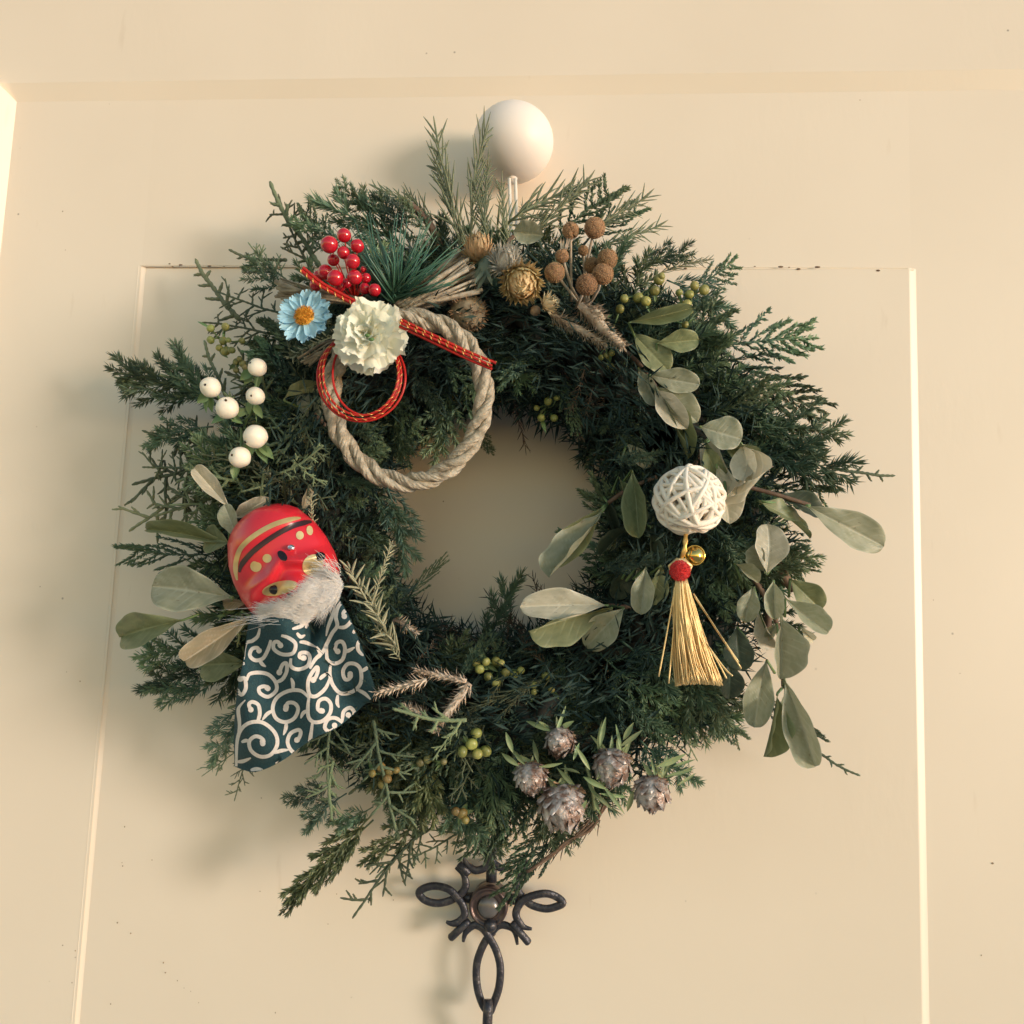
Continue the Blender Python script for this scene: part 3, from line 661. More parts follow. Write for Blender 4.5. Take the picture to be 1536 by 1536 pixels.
# bare woody stems
for pts, r in (([(930,1165),(905,1215),(872,1250),(845,1268),(805,1298)], .0008), ([(915,1180),(890,1240),(850,1262),(825,1285),(790,1308)], .0009), ([(905,1200),(878,1238),(840,1275),(812,1290)], .0006), ([(605,300),(640,330),(660,370)], .0024),
               ([(1118,850),(1130,870),(1152,905),(1150,950)], .0020), ([(1165,840),(1178,868),(1192,884)], .0030)):
    mb = MB(); mb.tube(spline([P(x, y, .068) for x, y in pts], 4), r, 7); mb.build('woody_stem', M_['bark'], wreath)

# ================================================================== broad leaves
def leaf_mesh(seed, curl=.2, fold=.25, tw=0.0, wave=.02, pt=0.0):
    random.seed(seed); mb = MB(); nu, nv = 40, 18
    c0 = rr(-.03, .03)
    for i in range(nu + 1):
        u = i / nu
        # obovate outline: narrow base, widest beyond the middle, rounded tip
        w = .5 * (sin(pi / 2 * u / .6) ** 1.25 if u < .6 else math.sqrt(max(0, 1 - ((u - .6) / .4) ** 2.3)))
        w = max(w, .035 * (1 - u)); w = w * (1 + .03 * sin(u * 15 + seed))
        for j in range(nv + 1):
            v = j / nv * 2 - 1; av = abs(v); y = v * w
            z = fold * av * w * 1.1 + wave * sin(u * 9 + v * 2 + seed) * av + wave * .6 * sin(u * 21 + seed * 2) * av * av
            ph = (u - av * .20) * 8.5; vein = max(0, 1 - abs((ph % 1) - .5) * 2 / .22) if 0.06 < u < .95 else 0
            vein = vein * (1 - av * .6) * .8
            mid = max(0, 1 - av / .07)
            z -= .004 * vein + .010 * mid
            a = tw * u; Y = y * cos(a) - z * sin(a); Z = y * sin(a) + z * cos(a)
            X = u - curl * curl * .3 * u * u; Z += -curl * u * u
            mb.v.append(Vector((X, Y + c0 * sin(pi * u), Z))); mb.a.append(max(vein, mid, .9 if av > .95 else 0))
    for i in range(nu):
        for j in range(nv):
            a = i * (nv + 1) + j; mb.f.append((a, a + 1, a + nv + 2, a + nv + 1))
    return mb
LV = {}
def leaf_variant(shape, m):
    key = (shape, m)
    if key not in LV:
        prm = [dict(curl=.14, fold=.22, wave=.028), dict(curl=.34, fold=.45, wave=.035), dict(curl=-.28, fold=.62, wave=.03), dict(curl=.26, fold=1.0, wave=.045), dict(curl=.7, fold=.40, tw=1.3, wave=.04), dict(curl=.4, fold=.30, tw=-.6, wave=.04)][shape]
        mb = leaf_mesh(200 + shape, **prm); me = mb.mesh('leaf', LM[m], True, attr='vein')
        LV[key] = me
    return LV[key]
NB = [0]
def branch(label, stem, leaves, stem_d=.088, group='leafy branches tucked into the wreath'):
    a = P(*stem[0], stem_d)
    t = thing('leafy_branch', label, 'branch', a, group)
    mb = MB(); mb.tube(spline([P(x, y, stem_d) for x, y in stem], 5), .0012, 7); mb.build('stem', M_['bark'], t)
    for (bx, by, tx, ty, w, shp, m, d0, d1, *ro) in leaves:
        A, B = P(bx, by, d0), P(tx, ty, d1); L = (B - A).length; wd = w * mpp((d0 + d1) / 2)
        roll = radians(ro[0] if ro else random.uniform(-18, 18)); x = (B - A).normalized()
        up = Matrix.Rotation(roll, 3, x) @ (OUT - x * OUT.dot(x)).normalized()
        wr = wd / max(.35, abs(cos(roll)))
        inst('leaf', leaf_variant(shp, m), t, aim(A, B, up, L * 1.03, wr, (L + wr) * .5))
        # leaf stalk back toward the stem
        mb = MB(); q = P(stem[-1][0], stem[-1][1], stem_d); q = A.lerp(q, min(1, .010 / max(1e-4, (q - A).length)))
        mb.tube([A + (B - A) * .04, A, q], [.0006, .0007, .0008], 5); mb.build('leaf_stalk', M_['smleaf'], t)
random.seed(5)
branch('grey-green leafy branch right of the fuzzy flower spikes, upper right', [(930, 520), (958, 545), (985, 582)], [
 (943,484,1040,462,24,3,'g',.10,.105,20),(985,515,1050,508,34,1,'g',.10,.102),(950,500,1003,552,46,0,'g',.098,.10),
 (957,552,990,610,26,2,'y',.098,.10,20),(985,585,1038,684,24,3,'g',.103,.10,-15),(973,562,1047,575,37,0,'y',.104,.11,10),
 (984,582,1050,625,42,1,'y',.104,.108),(984,583,1028,640,36,3,'p',.107,.112,15)])
branch('pair of curled pale leaves above the white wicker ball', [(1040, 700), (1060, 668), (1075, 645)], [
 (1050,640,1112,655,54,0,'y',.112,.116,-10),(1058,662,1082,742,34,5,'g',.105,.108),(1090,745,1146,690,30,4,'p',.112,.118,35),
 (1112,665,1130,725,36,2,'p',.106,.112,30),(1075,700,1105,780,44,1,'p',.106,.110,-20),(1085,668,1140,680,26,3,'g',.10,.104,30),(1060,665,1072,720,30,1,'g',.10,.102)])
branch('far right branch whose large pale leaf points to the panel edge', [(1120, 730), (1165, 742), (1215, 758)], [
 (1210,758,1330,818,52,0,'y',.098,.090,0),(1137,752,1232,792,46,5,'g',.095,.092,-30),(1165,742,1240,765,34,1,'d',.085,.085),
 (1150,862,1158,786,50,1,'p',.105,.108,5),(1147,860,1135,815,24,3,'y',.10,.10,-40)])
branch('leafy branch hanging at the lower right beside the tassel', [(1118, 850), (1150, 900), (1172, 960), (1175, 1030)], [
 (1160,870,1163,928,28,3,'y',.105,.108),(1185,868,1236,915,42,1,'g',.096,.098),(1178,898,1236,950,34,2,'y',.100,.100),(1200,940,1222,962,14,3,'p',.098,.096),
 (1172,922,1178,1018,50,3,'y',.105,.108,-10),(1150,990,1132,1090,42,0,'y',.098,.098,10),(1166,1040,1155,1138,30,3,'g',.100,.10,-20),
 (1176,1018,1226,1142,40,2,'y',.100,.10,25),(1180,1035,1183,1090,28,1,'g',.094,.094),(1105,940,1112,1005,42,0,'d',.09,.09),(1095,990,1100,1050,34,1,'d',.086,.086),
 (1130,880,1118,932,32,1,'y',.094,.096),(1102,845,1140,872,20,3,'y',.098,.10),(1138,915,1165,975,20,3,'p',.092,.092,40),(1165,935,1150,960,14,3,'y',.092,.092)])
branch('branch of long green leaves between the hole and the wicker ball', [(985, 715), (940, 735), (912, 755)], [
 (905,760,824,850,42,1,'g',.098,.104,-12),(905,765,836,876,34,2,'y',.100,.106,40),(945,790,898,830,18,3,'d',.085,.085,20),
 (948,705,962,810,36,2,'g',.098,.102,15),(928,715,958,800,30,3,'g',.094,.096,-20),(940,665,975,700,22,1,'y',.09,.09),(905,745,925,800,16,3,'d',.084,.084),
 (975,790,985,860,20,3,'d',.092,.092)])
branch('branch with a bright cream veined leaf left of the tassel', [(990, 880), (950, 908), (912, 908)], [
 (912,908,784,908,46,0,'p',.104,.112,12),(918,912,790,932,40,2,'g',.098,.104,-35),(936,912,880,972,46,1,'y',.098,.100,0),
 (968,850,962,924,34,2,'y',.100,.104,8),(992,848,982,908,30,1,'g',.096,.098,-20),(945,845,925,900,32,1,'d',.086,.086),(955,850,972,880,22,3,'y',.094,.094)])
branch('single pale rounded leaf by the hanging wire at the top', [(762, 362), (772, 352)], [(768,346,812,352,34,3,'y',.10,.104,20)])
branch('group of broad grey and green leaves left of the red mask', [(400, 905), (372, 912), (345, 905)], [
 (350,897,222,878,70,0,'y',.100,.092,5),(275,930,160,958,54,1,'g',.085,.078,0),(375,925,286,985,42,2,'b',.104,.100,-12),(372,938,320,958,26,1,'g',.098,.096),
 (372,995,288,1000,50,1,'g',.088,.084,0)])
branch('curled leaves above the left side of the red mask', [(380, 830), (352, 800), (340, 765)], [
 (350,818,203,782,26,1,'g',.095,.090,15),(345,815,300,805,44,1,'g',.097,.095),(356,808,334,758,32,0,'y',.102,.104,-10),(345,762,294,708,26,2,'p',.098,.098,20),
 (348,778,402,748,22,3,'p',.094,.096,10),(455,768,463,724,18,4,'b',.10,.104,20),(370,905,330,905,20,1,'b',.095,.095)])
branch('grey leaf half hidden behind the straw ring', [(490, 640), (470, 620)], [(488,640,448,592,28,0,'y',.085,.085),(425,600,475,560,12,4,'g',.096,.10)])
tb = thing('curled_leaf', 'large pale leaf curled into a loop beside the white wicker ball', 'leaf', P(1100, 700, .1))
mb = MB(); cl = spline([P(1062, 662, .096), P(1070, 700, .100), P(1092, 738, .108), P(1122, 735, .118), P(1143, 708, .116), P(1140, 680, .108), P(1112, 668, .106)], 8); nn_ = len(cl)
wv = [Vector((1, -.25, .2)), Vector((1, -.35, .25)), Vector((.7, -.5, .7)), Vector((.25, -.75, .7)), Vector((.55, -.8, .3)), Vector((.35, -.9, -.2)), Vector((.3, -.7, -.7))]
wv = spline(wv, 8)
def rib(u, v):
    k = u * (nn_ - 1); i = min(int(k), nn_ - 2); f = k - i; c = cl[i].lerp(cl[i+1], f); w = wv[i].lerp(wv[i+1], f).normalized(); q = v * 2 - 1
    W_ = .0155 * (.30 + .70 * sin(pi * min(1, u * .85 + .12)))
    return c + w * q * W_ * .5 + OUT * (-.0012 * (1 - q * q)) + Vector((0, 0, .0004 * sin(u * 40 + q * 3)))
mb.grid(rib, 48, 12); mb.a = [max(0, 1 - abs(v * 2 - 1) / .10) if abs(v * 2 - 1) < .95 else .9 for i in range(49) for v in [j / 12 for j in range(13)]]
cc = sum(mb.v, Vector()) / len(mb.v); mb.v = [v - cc for v in mb.v]
ob = bpy.data.objects.new('blade', mb.mesh('blade', LM['p'], True, attr='vein')); COL.objects.link(ob); ob.parent = tb; ob.location = cc - PO[tb.name]
# ================================================================== straw ring ornament
random.seed(21)
sring = thing('straw_ring_ornament', 'twisted straw rope ring tied over the upper left of the wreath', 'ornament', P(612, 736, .10))
def rope_center(t):
    a = -pi / 2 + 2 * pi * t      # px ellipse
    x = 612 + 115 * cos(a) - 4 * sin(2 * a); y = 600 + 124 * sin(a)
    return P(x, y, .100 + .010 * (-sin(a)) + .004)
N_ = 420
ctr = [rope_center(i / N_) for i in range(N_)]
turns, turns2 = 6, 16
rs, rf = 7.4 * mpp(.1), 5.3 * mpp(.1)
for k in range(3):
    mb = MB()
    for j in range(11):
        pts = []
        jit = rr(0, 6.28); amp = rr(.80, 1.12); core = (j == 10)
        for i in range(N_):
            t = i / N_; c = ctr[i]; tg = (ctr[(i+1) % N_] - ctr[i-1]).normalized(); n = OUT - tg * OUT.dot(tg); n.normalize(); b = tg.cross(n)
            ph = 2*pi*k/3 + turns * 2*pi * t; ps = 2*pi*j/10 + turns2 * 2*pi * t
            wob = 1 + .10 * sin(t * 37 + k * 2) + .06 * sin(t * 90 + jit)
            o = n * cos(ph) * rs * .9 + b * sin(ph) * rs * 1.1
            q = Vector((0, 0, 0)) if core else (n * cos(ps) + b * sin(ps)) * rf * amp * wob
            pts.append(c + o + q)
        mb.tube(pts, rr(.0008, .00125) if not core else .0019, 5, closed=True)
    mb.build('strand', M_['straw'], sring)
def straws(n, root, tips, d0, d1, r=(.0006, .0013), name='straw_tuft', m='straw2'):
    mb = MB()
    for i in range(n):
        f = i / max(1, n - 1); a = P(root[0] + rr(-9, 9), root[1] + rr(-6, 6), d0 + rr(-.004, .004))
        k = f * (len(tips) - 1); q = min(int(k), len(tips) - 2); tx = tips[q][0] + (tips[q+1][0] - tips[q][0]) * (k - q); ty = tips[q][1] + (tips[q+1][1] - tips[q][1]) * (k - q)
        b = P(tx + rr(-8, 8), ty + rr(-5, 5), d1 + rr(-.008, .008)); m_ = a.lerp(b, .5) + rv(.0012); R = rr(*r)
        mb.tube([a, m_, b], [R, R, R * .95], 6, flat=rr(.5, 1))
    return mb.build(name, M_[m], sring)
straws(46, (600, 462), [(690, 372), (702, 392), (716, 418), (722, 442)], .104, .098, (.0008, .0018), m='straw2')
straws(22, (606, 462), [(696, 384), (708, 404), (718, 436)], .110, .106, (.0008, .0016), m='straw')
straws(24, (535, 452), [(418, 420), (424, 434), (416, 448)], .102, .094, (.0008, .0018))
straws(8, (525, 500), [(452, 540), (460, 548)], .106, .102, (.0008, .0014))
# paper cord
cordt = thing('paper_cord', 'red and gold paper cords looped and crossed behind the ivory carnation', 'cord', P(545, 630, .12))
def cord(pts, r=.0009, gold=False, closed=False):
    c = spline(pts, 44 if len(pts) < 8 else 14, closed); mb = MB(); mb.tube(c, r, 7, closed=closed); mb.build('cord', M_['cord'], cordt)
    if gold:
        q = []; acc = 0
        for i, p in enumerate(c):
            tg = (c[min(i+1, len(c)-1)] - c[max(0, i-1)]).normalized(); n = (OUT - tg * OUT.dot(tg)).normalized(); b = tg.cross(n)
            if i: acc += (p - c[i-1]).length
            a = acc / .0048 * 2 * pi
            q.append(p + n * cos(a) * r * .95 + b * sin(a) * r * .95)
        q2 = [q[0]]
        mb = MB(); mb.tube(q, r * .30, 5); mb.build('gold_thread', M_['gold'], cordt)
def loop(cx_, cy_, rx, ry, d, g, a0=200, a1=520+0):
    pts = []
    for i in range(19):
        a = radians(a0 + (a1 - a0) * i / 18); pts.append(P(cx_ + rx * cos(a) , cy_ - ry * sin(a), d - .012 * max(0, sin(a))))
    cord(pts, .00066, g)
loop(542, 566, 66, 66, .124, False, 130, 410); loop(541, 563, 61, 66, .1255, True, 130, 410); loop(541, 560, 56.5, 63, .1262, True, 130, 410); loop(549, 561, 50, 62, .123, False, 130, 410)
for i, (dx, dy, g, dd) in enumerate(((0, 0, True, .1235), (-2, 4.8, False, .122), (2, -4.4, True, .1225))):
    cord([P(600 + dx, 484 + dy, dd), P(650 + dx, 508 + dy, dd + .001), P(700 + dx, 532 + dy, dd), P(738 + dx + i * 2, 549 + dy, dd - .001)], .00082, g)
for i, (dx, dy, g, dd) in enumerate(((0, 3, True, .1245), (3, -1, False, .1235))):
    cord([P(452 + dx, 403 + dy, dd), P(475 + dx, 422 + dy, dd + .001), P(500 + dx, 437 + dy, dd), P(540 + dx, 458 + dy, dd)], .00095, g)

# pine needles
pine = thing('pine_sprig', 'small artificial pine sprig of long needles right of the red berries', 'greenery', P(590, 450, .11))
mb = MB()
for i in range(80):
    a = radians(rr(12, 140)); L = rr(75, 140) * (1 if a > .6 else .8); e = P(592 + cos(a) * L + rr(-6, 6), 448 - sin(a) * L, .112 + rr(-.02, .018)); o = P(590 + rr(-8, 10), 450 + rr(-6, 6), .105)
    m_ = o.lerp(e, .55) + Vector((rr(-.003, .003), 0, rr(-.002, .004)))
    mb.tube([o, m_, e], [.00055, .00052, .0002], 4)
mb.build('needle', M_['pine'], pine)
tag(pine.children[0], kind='stuff')

# red berries
rb = thing('red_berry_cluster', 'bunch of glossy red artificial berries above the blue daisy', 'berries', P(530, 450, .105))
for i, (x, y, r, d) in enumerate([(494,367,13.8,.126),(516,353,11.5,.122),(536,369,11,.121),(515,379,10,.124),(500,390,9.6,.118),(529,392,11.7,.126),(488,408,12,.116),(503,417,13,.124),(532,416,12,.123),
        (478,414,9,.112),(474,427,10,.110),(509,430,9,.114),(549,417,8,.112),(562,435,10,.116),(547,433,9,.113),(545,404,5,.112),(520,425,8,.112)]):
    mb = MB(); mb.sphere(P(x, y, d), r * mpp(d), 24, 16, fn=lambda n: 1 + .02 * noise.noise(n * 2 + Vector((i, 0, 0)))); mb.build('berry', M_['red'], rb)
    mb = MB(); mb.tube([P(x, y, d - .004), P((x + 530) / 2, (y + 445) / 2, .105), P(532, 452, .10)], .0004, 4); mb.build('stalk', M_['cord'], rb)

# blue daisy
fl = thing('blue_daisy', 'pale blue fabric daisy with an orange yellow centre left of the carnation', 'flower', P(461, 478, .11))
FC = P(461, 479, .128); fn_ = (OUT * 1 + Vector((-.10, 0, .10))).normalized(); fu = fn_.orthogonal().normalized(); fv = fn_.cross(fu)
def petal(c, u, n, L, w, cup, seed, teeth=3):
    v = n.cross(u); mb = MB()
    def f(s, t):
        t2 = t * 2 - 1; ww = w * (.25 + .75 * sin(min(1, s * 1.25) * pi / 2)) * (math.sqrt(max(.0, 1 - (max(0, s - .72) / .34) ** 2)))
        tip = 1 - .10 * (abs(cos(t * pi * teeth)) ** 2 < .35) * (s > .8) - .10 * abs(t2) ** 2 * s
        x = L * s * tip; y = t2 * ww * .5
        z = cup * (s - .35) ** 2 * L + .13 * L * (t2 * t2 - 1) * s + .018 * L * cos(t * 6 * pi) * s + .010 * (seed % 3) * L
        return c + u * x + v * y + n * (z + .003)
    mb.grid(f, 10, 12); return mb
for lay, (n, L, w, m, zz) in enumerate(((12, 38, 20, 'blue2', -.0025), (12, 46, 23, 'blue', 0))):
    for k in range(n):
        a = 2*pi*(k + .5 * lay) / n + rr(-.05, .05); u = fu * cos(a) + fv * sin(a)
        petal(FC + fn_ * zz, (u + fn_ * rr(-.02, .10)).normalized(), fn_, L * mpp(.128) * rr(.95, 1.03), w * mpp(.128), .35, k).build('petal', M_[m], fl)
mb = MB(); mb.sphere(FC + fn_ * .0035, 15 * mpp(.13), 24, 14, (1, .45, 1)); cen = mb.build('flower_centre', M_['yel'], fl)
mb = MB()
for i in range(420):
    a = rr(0, 2*pi); q = math.sqrt(random.random()) * 15.5 * mpp(.13); o = FC + fn_ * (.0035 + .0026 * (1 - (q / .0055) ** 2)) + (fu * cos(a) + fv * sin(a)) * q
    mb.blade(o, fn_ + (fu * cos(a) + fv * sin(a)) * q / .008 + rv(.25), .0017, .0004, rv())
tag(mb.build('stamens', M_['yel'], fl), kind='stuff')

# ivory carnation
ca = thing('ivory_carnation', 'ruffled ivory fabric carnation where the straw ring is tied', 'flower', P(554, 503, .115))
CC = P(554, 504, .128); cn = (OUT + Vector((.02, 0, -.02))).normalized(); cu = Vector((1, 0, 0)); cv_ = cn.cross(cu)
def ruff(c, u, n, L, w, lift, seed, ruf=1.0):
    v = n.cross(u); mb = MB(); p1, p2 = seed * 1.7, seed * 2.9
    def f(s, t):
        t2 = t * 2 - 1; ww = w * (.25 + .9 * s ** .7)
        edge = s ** 2
        tooth = .035 * abs(sin(t * 24 + seed)) * (s > .93)
        rad = L * s * (1 - .16 * t2 * t2) * (1 - tooth * 1.6)
        cup = sin(lift) * rad; out = cos(lift) * rad
        wv = ruf * edge * (.17 * L * sin(t * 7.5 + p1) + .08 * L * sin(t * 15 + p2) + .025 * L * sin(t * 31 + p1))
        return c + u * (out - wv * .55 * sin(lift)) + v * (t2 * ww * .5 + ruf * edge * .05 * L * sin(t * 15 + p2)) + n * (cup + wv * .8 * cos(lift) + .10 * L * s * (t2 * t2))
    mb.grid(f, 12, 36); return mb
pxm = mpp(.13)
for lay, (n, L, w, lift, zz) in enumerate(((6, 60, 70, -.05, -.004), (6, 58, 68, .16, -.001), (5, 50, 62, .46, .001), (5, 41, 50, .80, .002), (4, 33, 42, 1.10, .002), (3, 25, 36, 1.35, .002))):
    for k in range(n):
        a = 2*pi*(k + .37 * lay) / n + rr(-.3, .3); u = cu * cos(a) + cv_ * sin(a)
        ruff(CC + cn * zz, u, cn, L * pxm * rr(.90, 1.04), w * pxm, lift + rr(-.13, .13), lay * 10 + k).build('petal', M_['white'], ca)
for x, y in ((551, 503), (557, 509)):
    mb = MB(); mb.sphere(P(x, y, .1405), .0011, 8, 6, (1.4, 1, .9)); mb.build('pistil', M_['sprout'], ca)

# ================================================================== snowberries
random.seed(31)
SB = [(316,581,16.5,314,581,'white snowberry at the left end of the snowberry group'),(341,612,18,344.5,603,'second largest white snowberry, right of the leftmost one'),
      (383,594,14.6,381.7,597,'small white snowberry above the largest one'),(386,551,14.8,379,547,'shaded pinkish snowberry, topmost of the six'),
      (383,655,19,370,665,'largest white snowberry of the six'),(360,686,17,353,685,'lowest white snowberry, above the curled pale leaf')]
def small_leaf(par, x, y, ang, L, w, d, m='smleaf', name='leaf', fold=.4):
    a = P(x, y, d); b = P(x + cos(radians(ang)) * L, y - sin(radians(ang)) * L, d + rr(-.003, .004)); W_ = w * mpp(d)
    ax_ = (b - a); n = (OUT + rv(.3)).normalized(); s = ax_.normalized().cross(n); mb = MB()
    def f(u, v):
        t = v * 2 - 1; q = sin(pi * min(1, u ** .9)) * .5 * W_ + .0001
        return a + ax_ * u + s * t * q + n * (abs(t) * q * fold - .15 * ax_.length * u * u)
    mb.grid(f, 8, 4); return mb.build(name, M_[m], par)
for i, (x, y, r, dx, dy, lab) in enumerate(SB):
    d = .108; c = P(x, y, d); R = r * mpp(d)
    t = thing('snowberry', lab, 'berry', c, 'white snowberries on the left of the wreath')
    dv = (P(dx, dy, d) - c) / R; dn = Vector((dv.x, -math.sqrt(max(.05, 1 - dv.x**2 - dv.z**2)), dv.z)).normalized()
    mb = MB(); mb.sphere(c, R, 32, 20, (1, 1, .97), fn=lambda n: 1 - .10 * math.exp(-((n - dn).length / .22) ** 2) +   .06 * noise.noise(n * 1.3 + Vector((i * 3, 0, 0))))
    mb.build('berry', M_['snow'], t)
    mb = MB(); mb.sphere(c + dn * R * .92, R * .115, 8, 6, fn=lambda n: 1 + .3 * noise.noise(n * 3)); mb.build('calyx_tip', M_['dot'], t)
    mb = MB(); e = P(365 + rr(-4, 4), 640 + rr(-10, 10), .088); mb.tube([c + Vector((0, .003, 0)), (c + e) / 2 + Vector((0, .002, -.003)), e], .0007, 6); mb.build('stalk', M_['smleaf'], t)
    for k in range(3): small_leaf(t, x + rr(-6, 6), y + rr(2, 12), rr(190, 380), r * rr(1.4, 1.9), r * rr(.8, 1.1), .099)
# ================================================================== berry clusters
def cluster(label, pts, d, m='gber', group='small green berry clusters'):
    xs_ = sum(p[0] for p in pts) / len(pts); ys_ = sum(p[1] for p in pts) / len(pts)
    t = thing('green_berry_cluster', label, 'berries', P(xs_, ys_, d - .01), group)
    for (x, y, r) in pts:
        dd = d + rr(-.003, .003); c = P(x, y, dd); R = r * mpp(dd); ax_ = (OUT + rv(.5)).normalized()
        Rm = ax_.to_track_quat('Z', 'Y').to_matrix()
        mb = MB(); mb.sphere(c, R, 16, 12, (1, 1, .86), fn=lambda n: 1 - .16 * math.exp(-((n - Vector((0, 0, 1))).length / .35) ** 2) + .05 * noise.noise(n * 2 + c * 300), R=Rm)
        mb.build('berry', M_[m], t)
        mb = MB(); mb.tube([c, (c + P(xs_, ys_, d - .010)) / 2 + rv(.0008), P(xs_, ys_, d - .012)], .0005, 4); mb.build('stalk', M_['smleaf'], t)
    for k in range(3):
        x, y, r = random.choice(pts); small_leaf(t, x, y, rr(0, 360), rr(14, 24), rr(4, 8), d - .006)
def z2(x, y): return 680 + x * .2604, 220 + y * .2604
def z7(x, y): return 560 + x * .3255, 960 + y * .3255
def z6(x, y): return 160 + x * .2344, 360 + y * .2344
def zc(z, pts, k): return [(*z(x, y), r * k) for (x, y, r) in pts]
cluster('green berries right of the brown globes', zc(z2, [(1185,765,34),(1160,830,30),(1065,870,32),(1110,890,30),(985,875,26),(1200,745,22)], .26), .096)
cluster('yellow-green berries at the upper right rim', zc(z2, [(1390,800,28),(1445,825,32),(1360,850,28),(1345,905,28),(1365,950,18),(1300,840,22)], .26), .094)
cluster('three tiny green berries under the upper right leaf', zc(z2, [(1205,995,22),(1255,980,22),(1335,1025,22)], .26), .094)
cluster('green berry behind the fuzzy flower spikes', zc(z2, [(960,935,28),(905,1270,24),(880,1205,20),(912,1190,20),(850,1215,18),(845,1015,18)], .26), .090)
cluster('shaded green berries in the lower middle', zc(z7, [(475,105,22),(490,135,22),(520,100,20),(565,98,22),(590,105,16),(530,170,22),(565,195,22),(610,150,20),(650,160,18),(680,140,18)], .3255), .090)
cluster('few dim berries right of the lower middle', zc(z7, [(735,205,18),(795,165,20),(820,228,16),(650,232,14),(740,240,14)], .3255), .088)
cluster('bright green berries under the pale cypress twig', zc(z7, [(475,428,26),(453,480,28),(410,515,27),(518,512,27),(480,525,24)], .3255), .102)
cluster('olive berries below the printed cloth', zc(z7, [(35,585,22),(70,605,22),(40,665,20),(65,640,20),(-5,615,18),(105,600,18)], .3255), .094, 'oran')
cluster('dim green berries left of the bright green ones', zc(z7, [(250,550,20),(215,565,20),(325,560,16)], .3255), .090, 'dber')
cluster('orange-brown berries near the bottom edge', zc(z7, [(410,800,26),(380,790,20),(425,830,18)], .3255), .085, 'oran')
cluster('olive green berries above the topmost snowberry', zc(z6, [(665,565,28),(665,640,28),(745,645,30),(760,712,33),(720,690,24),(800,705,26),(865,645,22),(760,555,28),(780,640,20)], .2344), .095, 'gber')
cluster('dark berries left of the topmost snowberry', zc(z6, [(830,780,25),(870,792,25),(828,832,22),(885,815,22),(850,760,20)], .2344), .092, 'dber')
cluster('berries at the upper edge of the hole', [(822,602,6.5),(812,627,6.5),(831,627,6),(835,597,5),(805,612,5)], .070, 'gber')

# ================================================================== brown globes
random.seed(41)
GL = [(892,342,16,'brown globe flower highest of the group'),(856,346,13,'split brown globe at the upper left of the globe group'),(843,384,10.5,'small brown globe with pale stems left of the group'),
      (832,409,15.5,'dark red-brown globe leftmost of the group'),(911,389,15.5,'brown globe at the right edge of the group'),(904.5,411,16,'brown globe touching the rightmost one from below'),
      (880,427,16.5,'lowest brown globe of the group'),(875,376,8,'tiny brown globe in the middle of the group'),(888,398,12,'shaded brown globe between the others')]
for i, (x, y, r, lab) in enumerate(GL):
    d = .112 if i < 7 else .104; c = P(x, y, d); R = r * mpp(d) * 1.07
    t = thing('globe_flower', lab, 'dried flower', c, 'brown globe flowers at the top right')
    o = Vector((i * 7, 0, 0))
    mb = MB(); mb.sphere(c, R * .93, 40, 28, fn=lambda n: 1 + .05 * noise.noise(n * 14 + o) + .03 * noise.noise(n * 3 + o) - (.25 * math.exp(-((n.x + n.z * .5) / .12) ** 2) if i == 1 else 0)); mb.build('head', M_['globe'], t)
    mb = MB()
    for k in range(520):
        n = rv().normalized(); mb.sphere(c + n * R * .95, R * rr(.03, .05), 5, 3)
    tag(mb.build('florets', M_['globe2'], t), kind='stuff')
    mb = MB(); e = P(870 + rr(-12, 12), 470, .085); mb.tube([c, c.lerp(e, .5) + rv(.0015), e], .0008, 6); mb.build('stem', M_['spike'], t)
    if i == 2:
        for k in range(5): small_leaf(t, 842 + k * 2, 376, 80 + rr(-12, 12), 22, 2.5, .112, 'spike')

# scale covered heads (strawflowers, pods)
def scaly(t, c, R, ax_, rows, n0, L, w, m, name='bract', start=.15, end=2.4, open_=.35, jit=.1, tipbend=0.0, base_m=None, base_r=.85, pw=2.2):
    ax_ = ax_.normalized(); u = ax_.orthogonal().normalized(); v = ax_.cross(u)
    mb = MB(); mb.sphere(c, R * base_r, 20, 14); mb.build('core', M_[base_m or m], t)
    for row in range(rows):
        th = start + (end - start) * row / max(1, rows - 1); n = max(4, int(n0 * sin(min(th, pi - .25)) + 2))
        mb = MB()
        for k in range(n):
            ph = 2*pi*(k + .5 * (row % 2)) / n + rr(-jit, jit); rad = u * cos(ph) + v * sin(ph)
            nn = ax_ * cos(th) + rad * sin(th); tgt = (ax_ * sin(th) - rad * cos(th))      # toward the axis tip
            o = c + nn * R * .82 - tgt * L * .3; d = (tgt * cos(open_) + nn * sin(open_) + rv(jit * .6)).normalized(); s = nn.cross(tgt)
            l = L * rr(.85, 1.15); ww = w * rr(.85, 1.15)
            def f(a, b, o=o, d=d, s=s, nn=nn, l=l, ww=ww):
                q = b * 2 - 1; return o + d * l * a + s * q * ww * .5 * (1 - a ** pw * .92) * (.6 + .4 * sin(pi * min(1, a + .2))) + nn * (.18 * ww * (1 - q * q) + tipbend * l * a * a)
            mb.grid(f, 4, 2)
        mb.build(name, M_[m], t)
t = thing('strawflower', 'golden papery strawflower head right of the straw tuft, pointing down', 'dried flower', P(784, 428, .11), 'dried strawflower heads')
scaly(t, P(782, 424, .112), 27 * mpp(.11), Vector((.15, -.8, -.7)), 9, 22, .0085, .0036, 'strawfl', end=2.5, open_=.35, tipbend=.1)
t = thing('strawflower', 'tan fuzzy strawflower at the tip of the straw tuft', 'dried flower', P(718, 374, .108), 'dried strawflower heads')
scaly(t, P(718, 376, .108), 19 * mpp(.11), Vector((0, -.7, .7)), 8, 22, .007, .0026, 'tan', end=2.4, open_=.5, jit=.2)
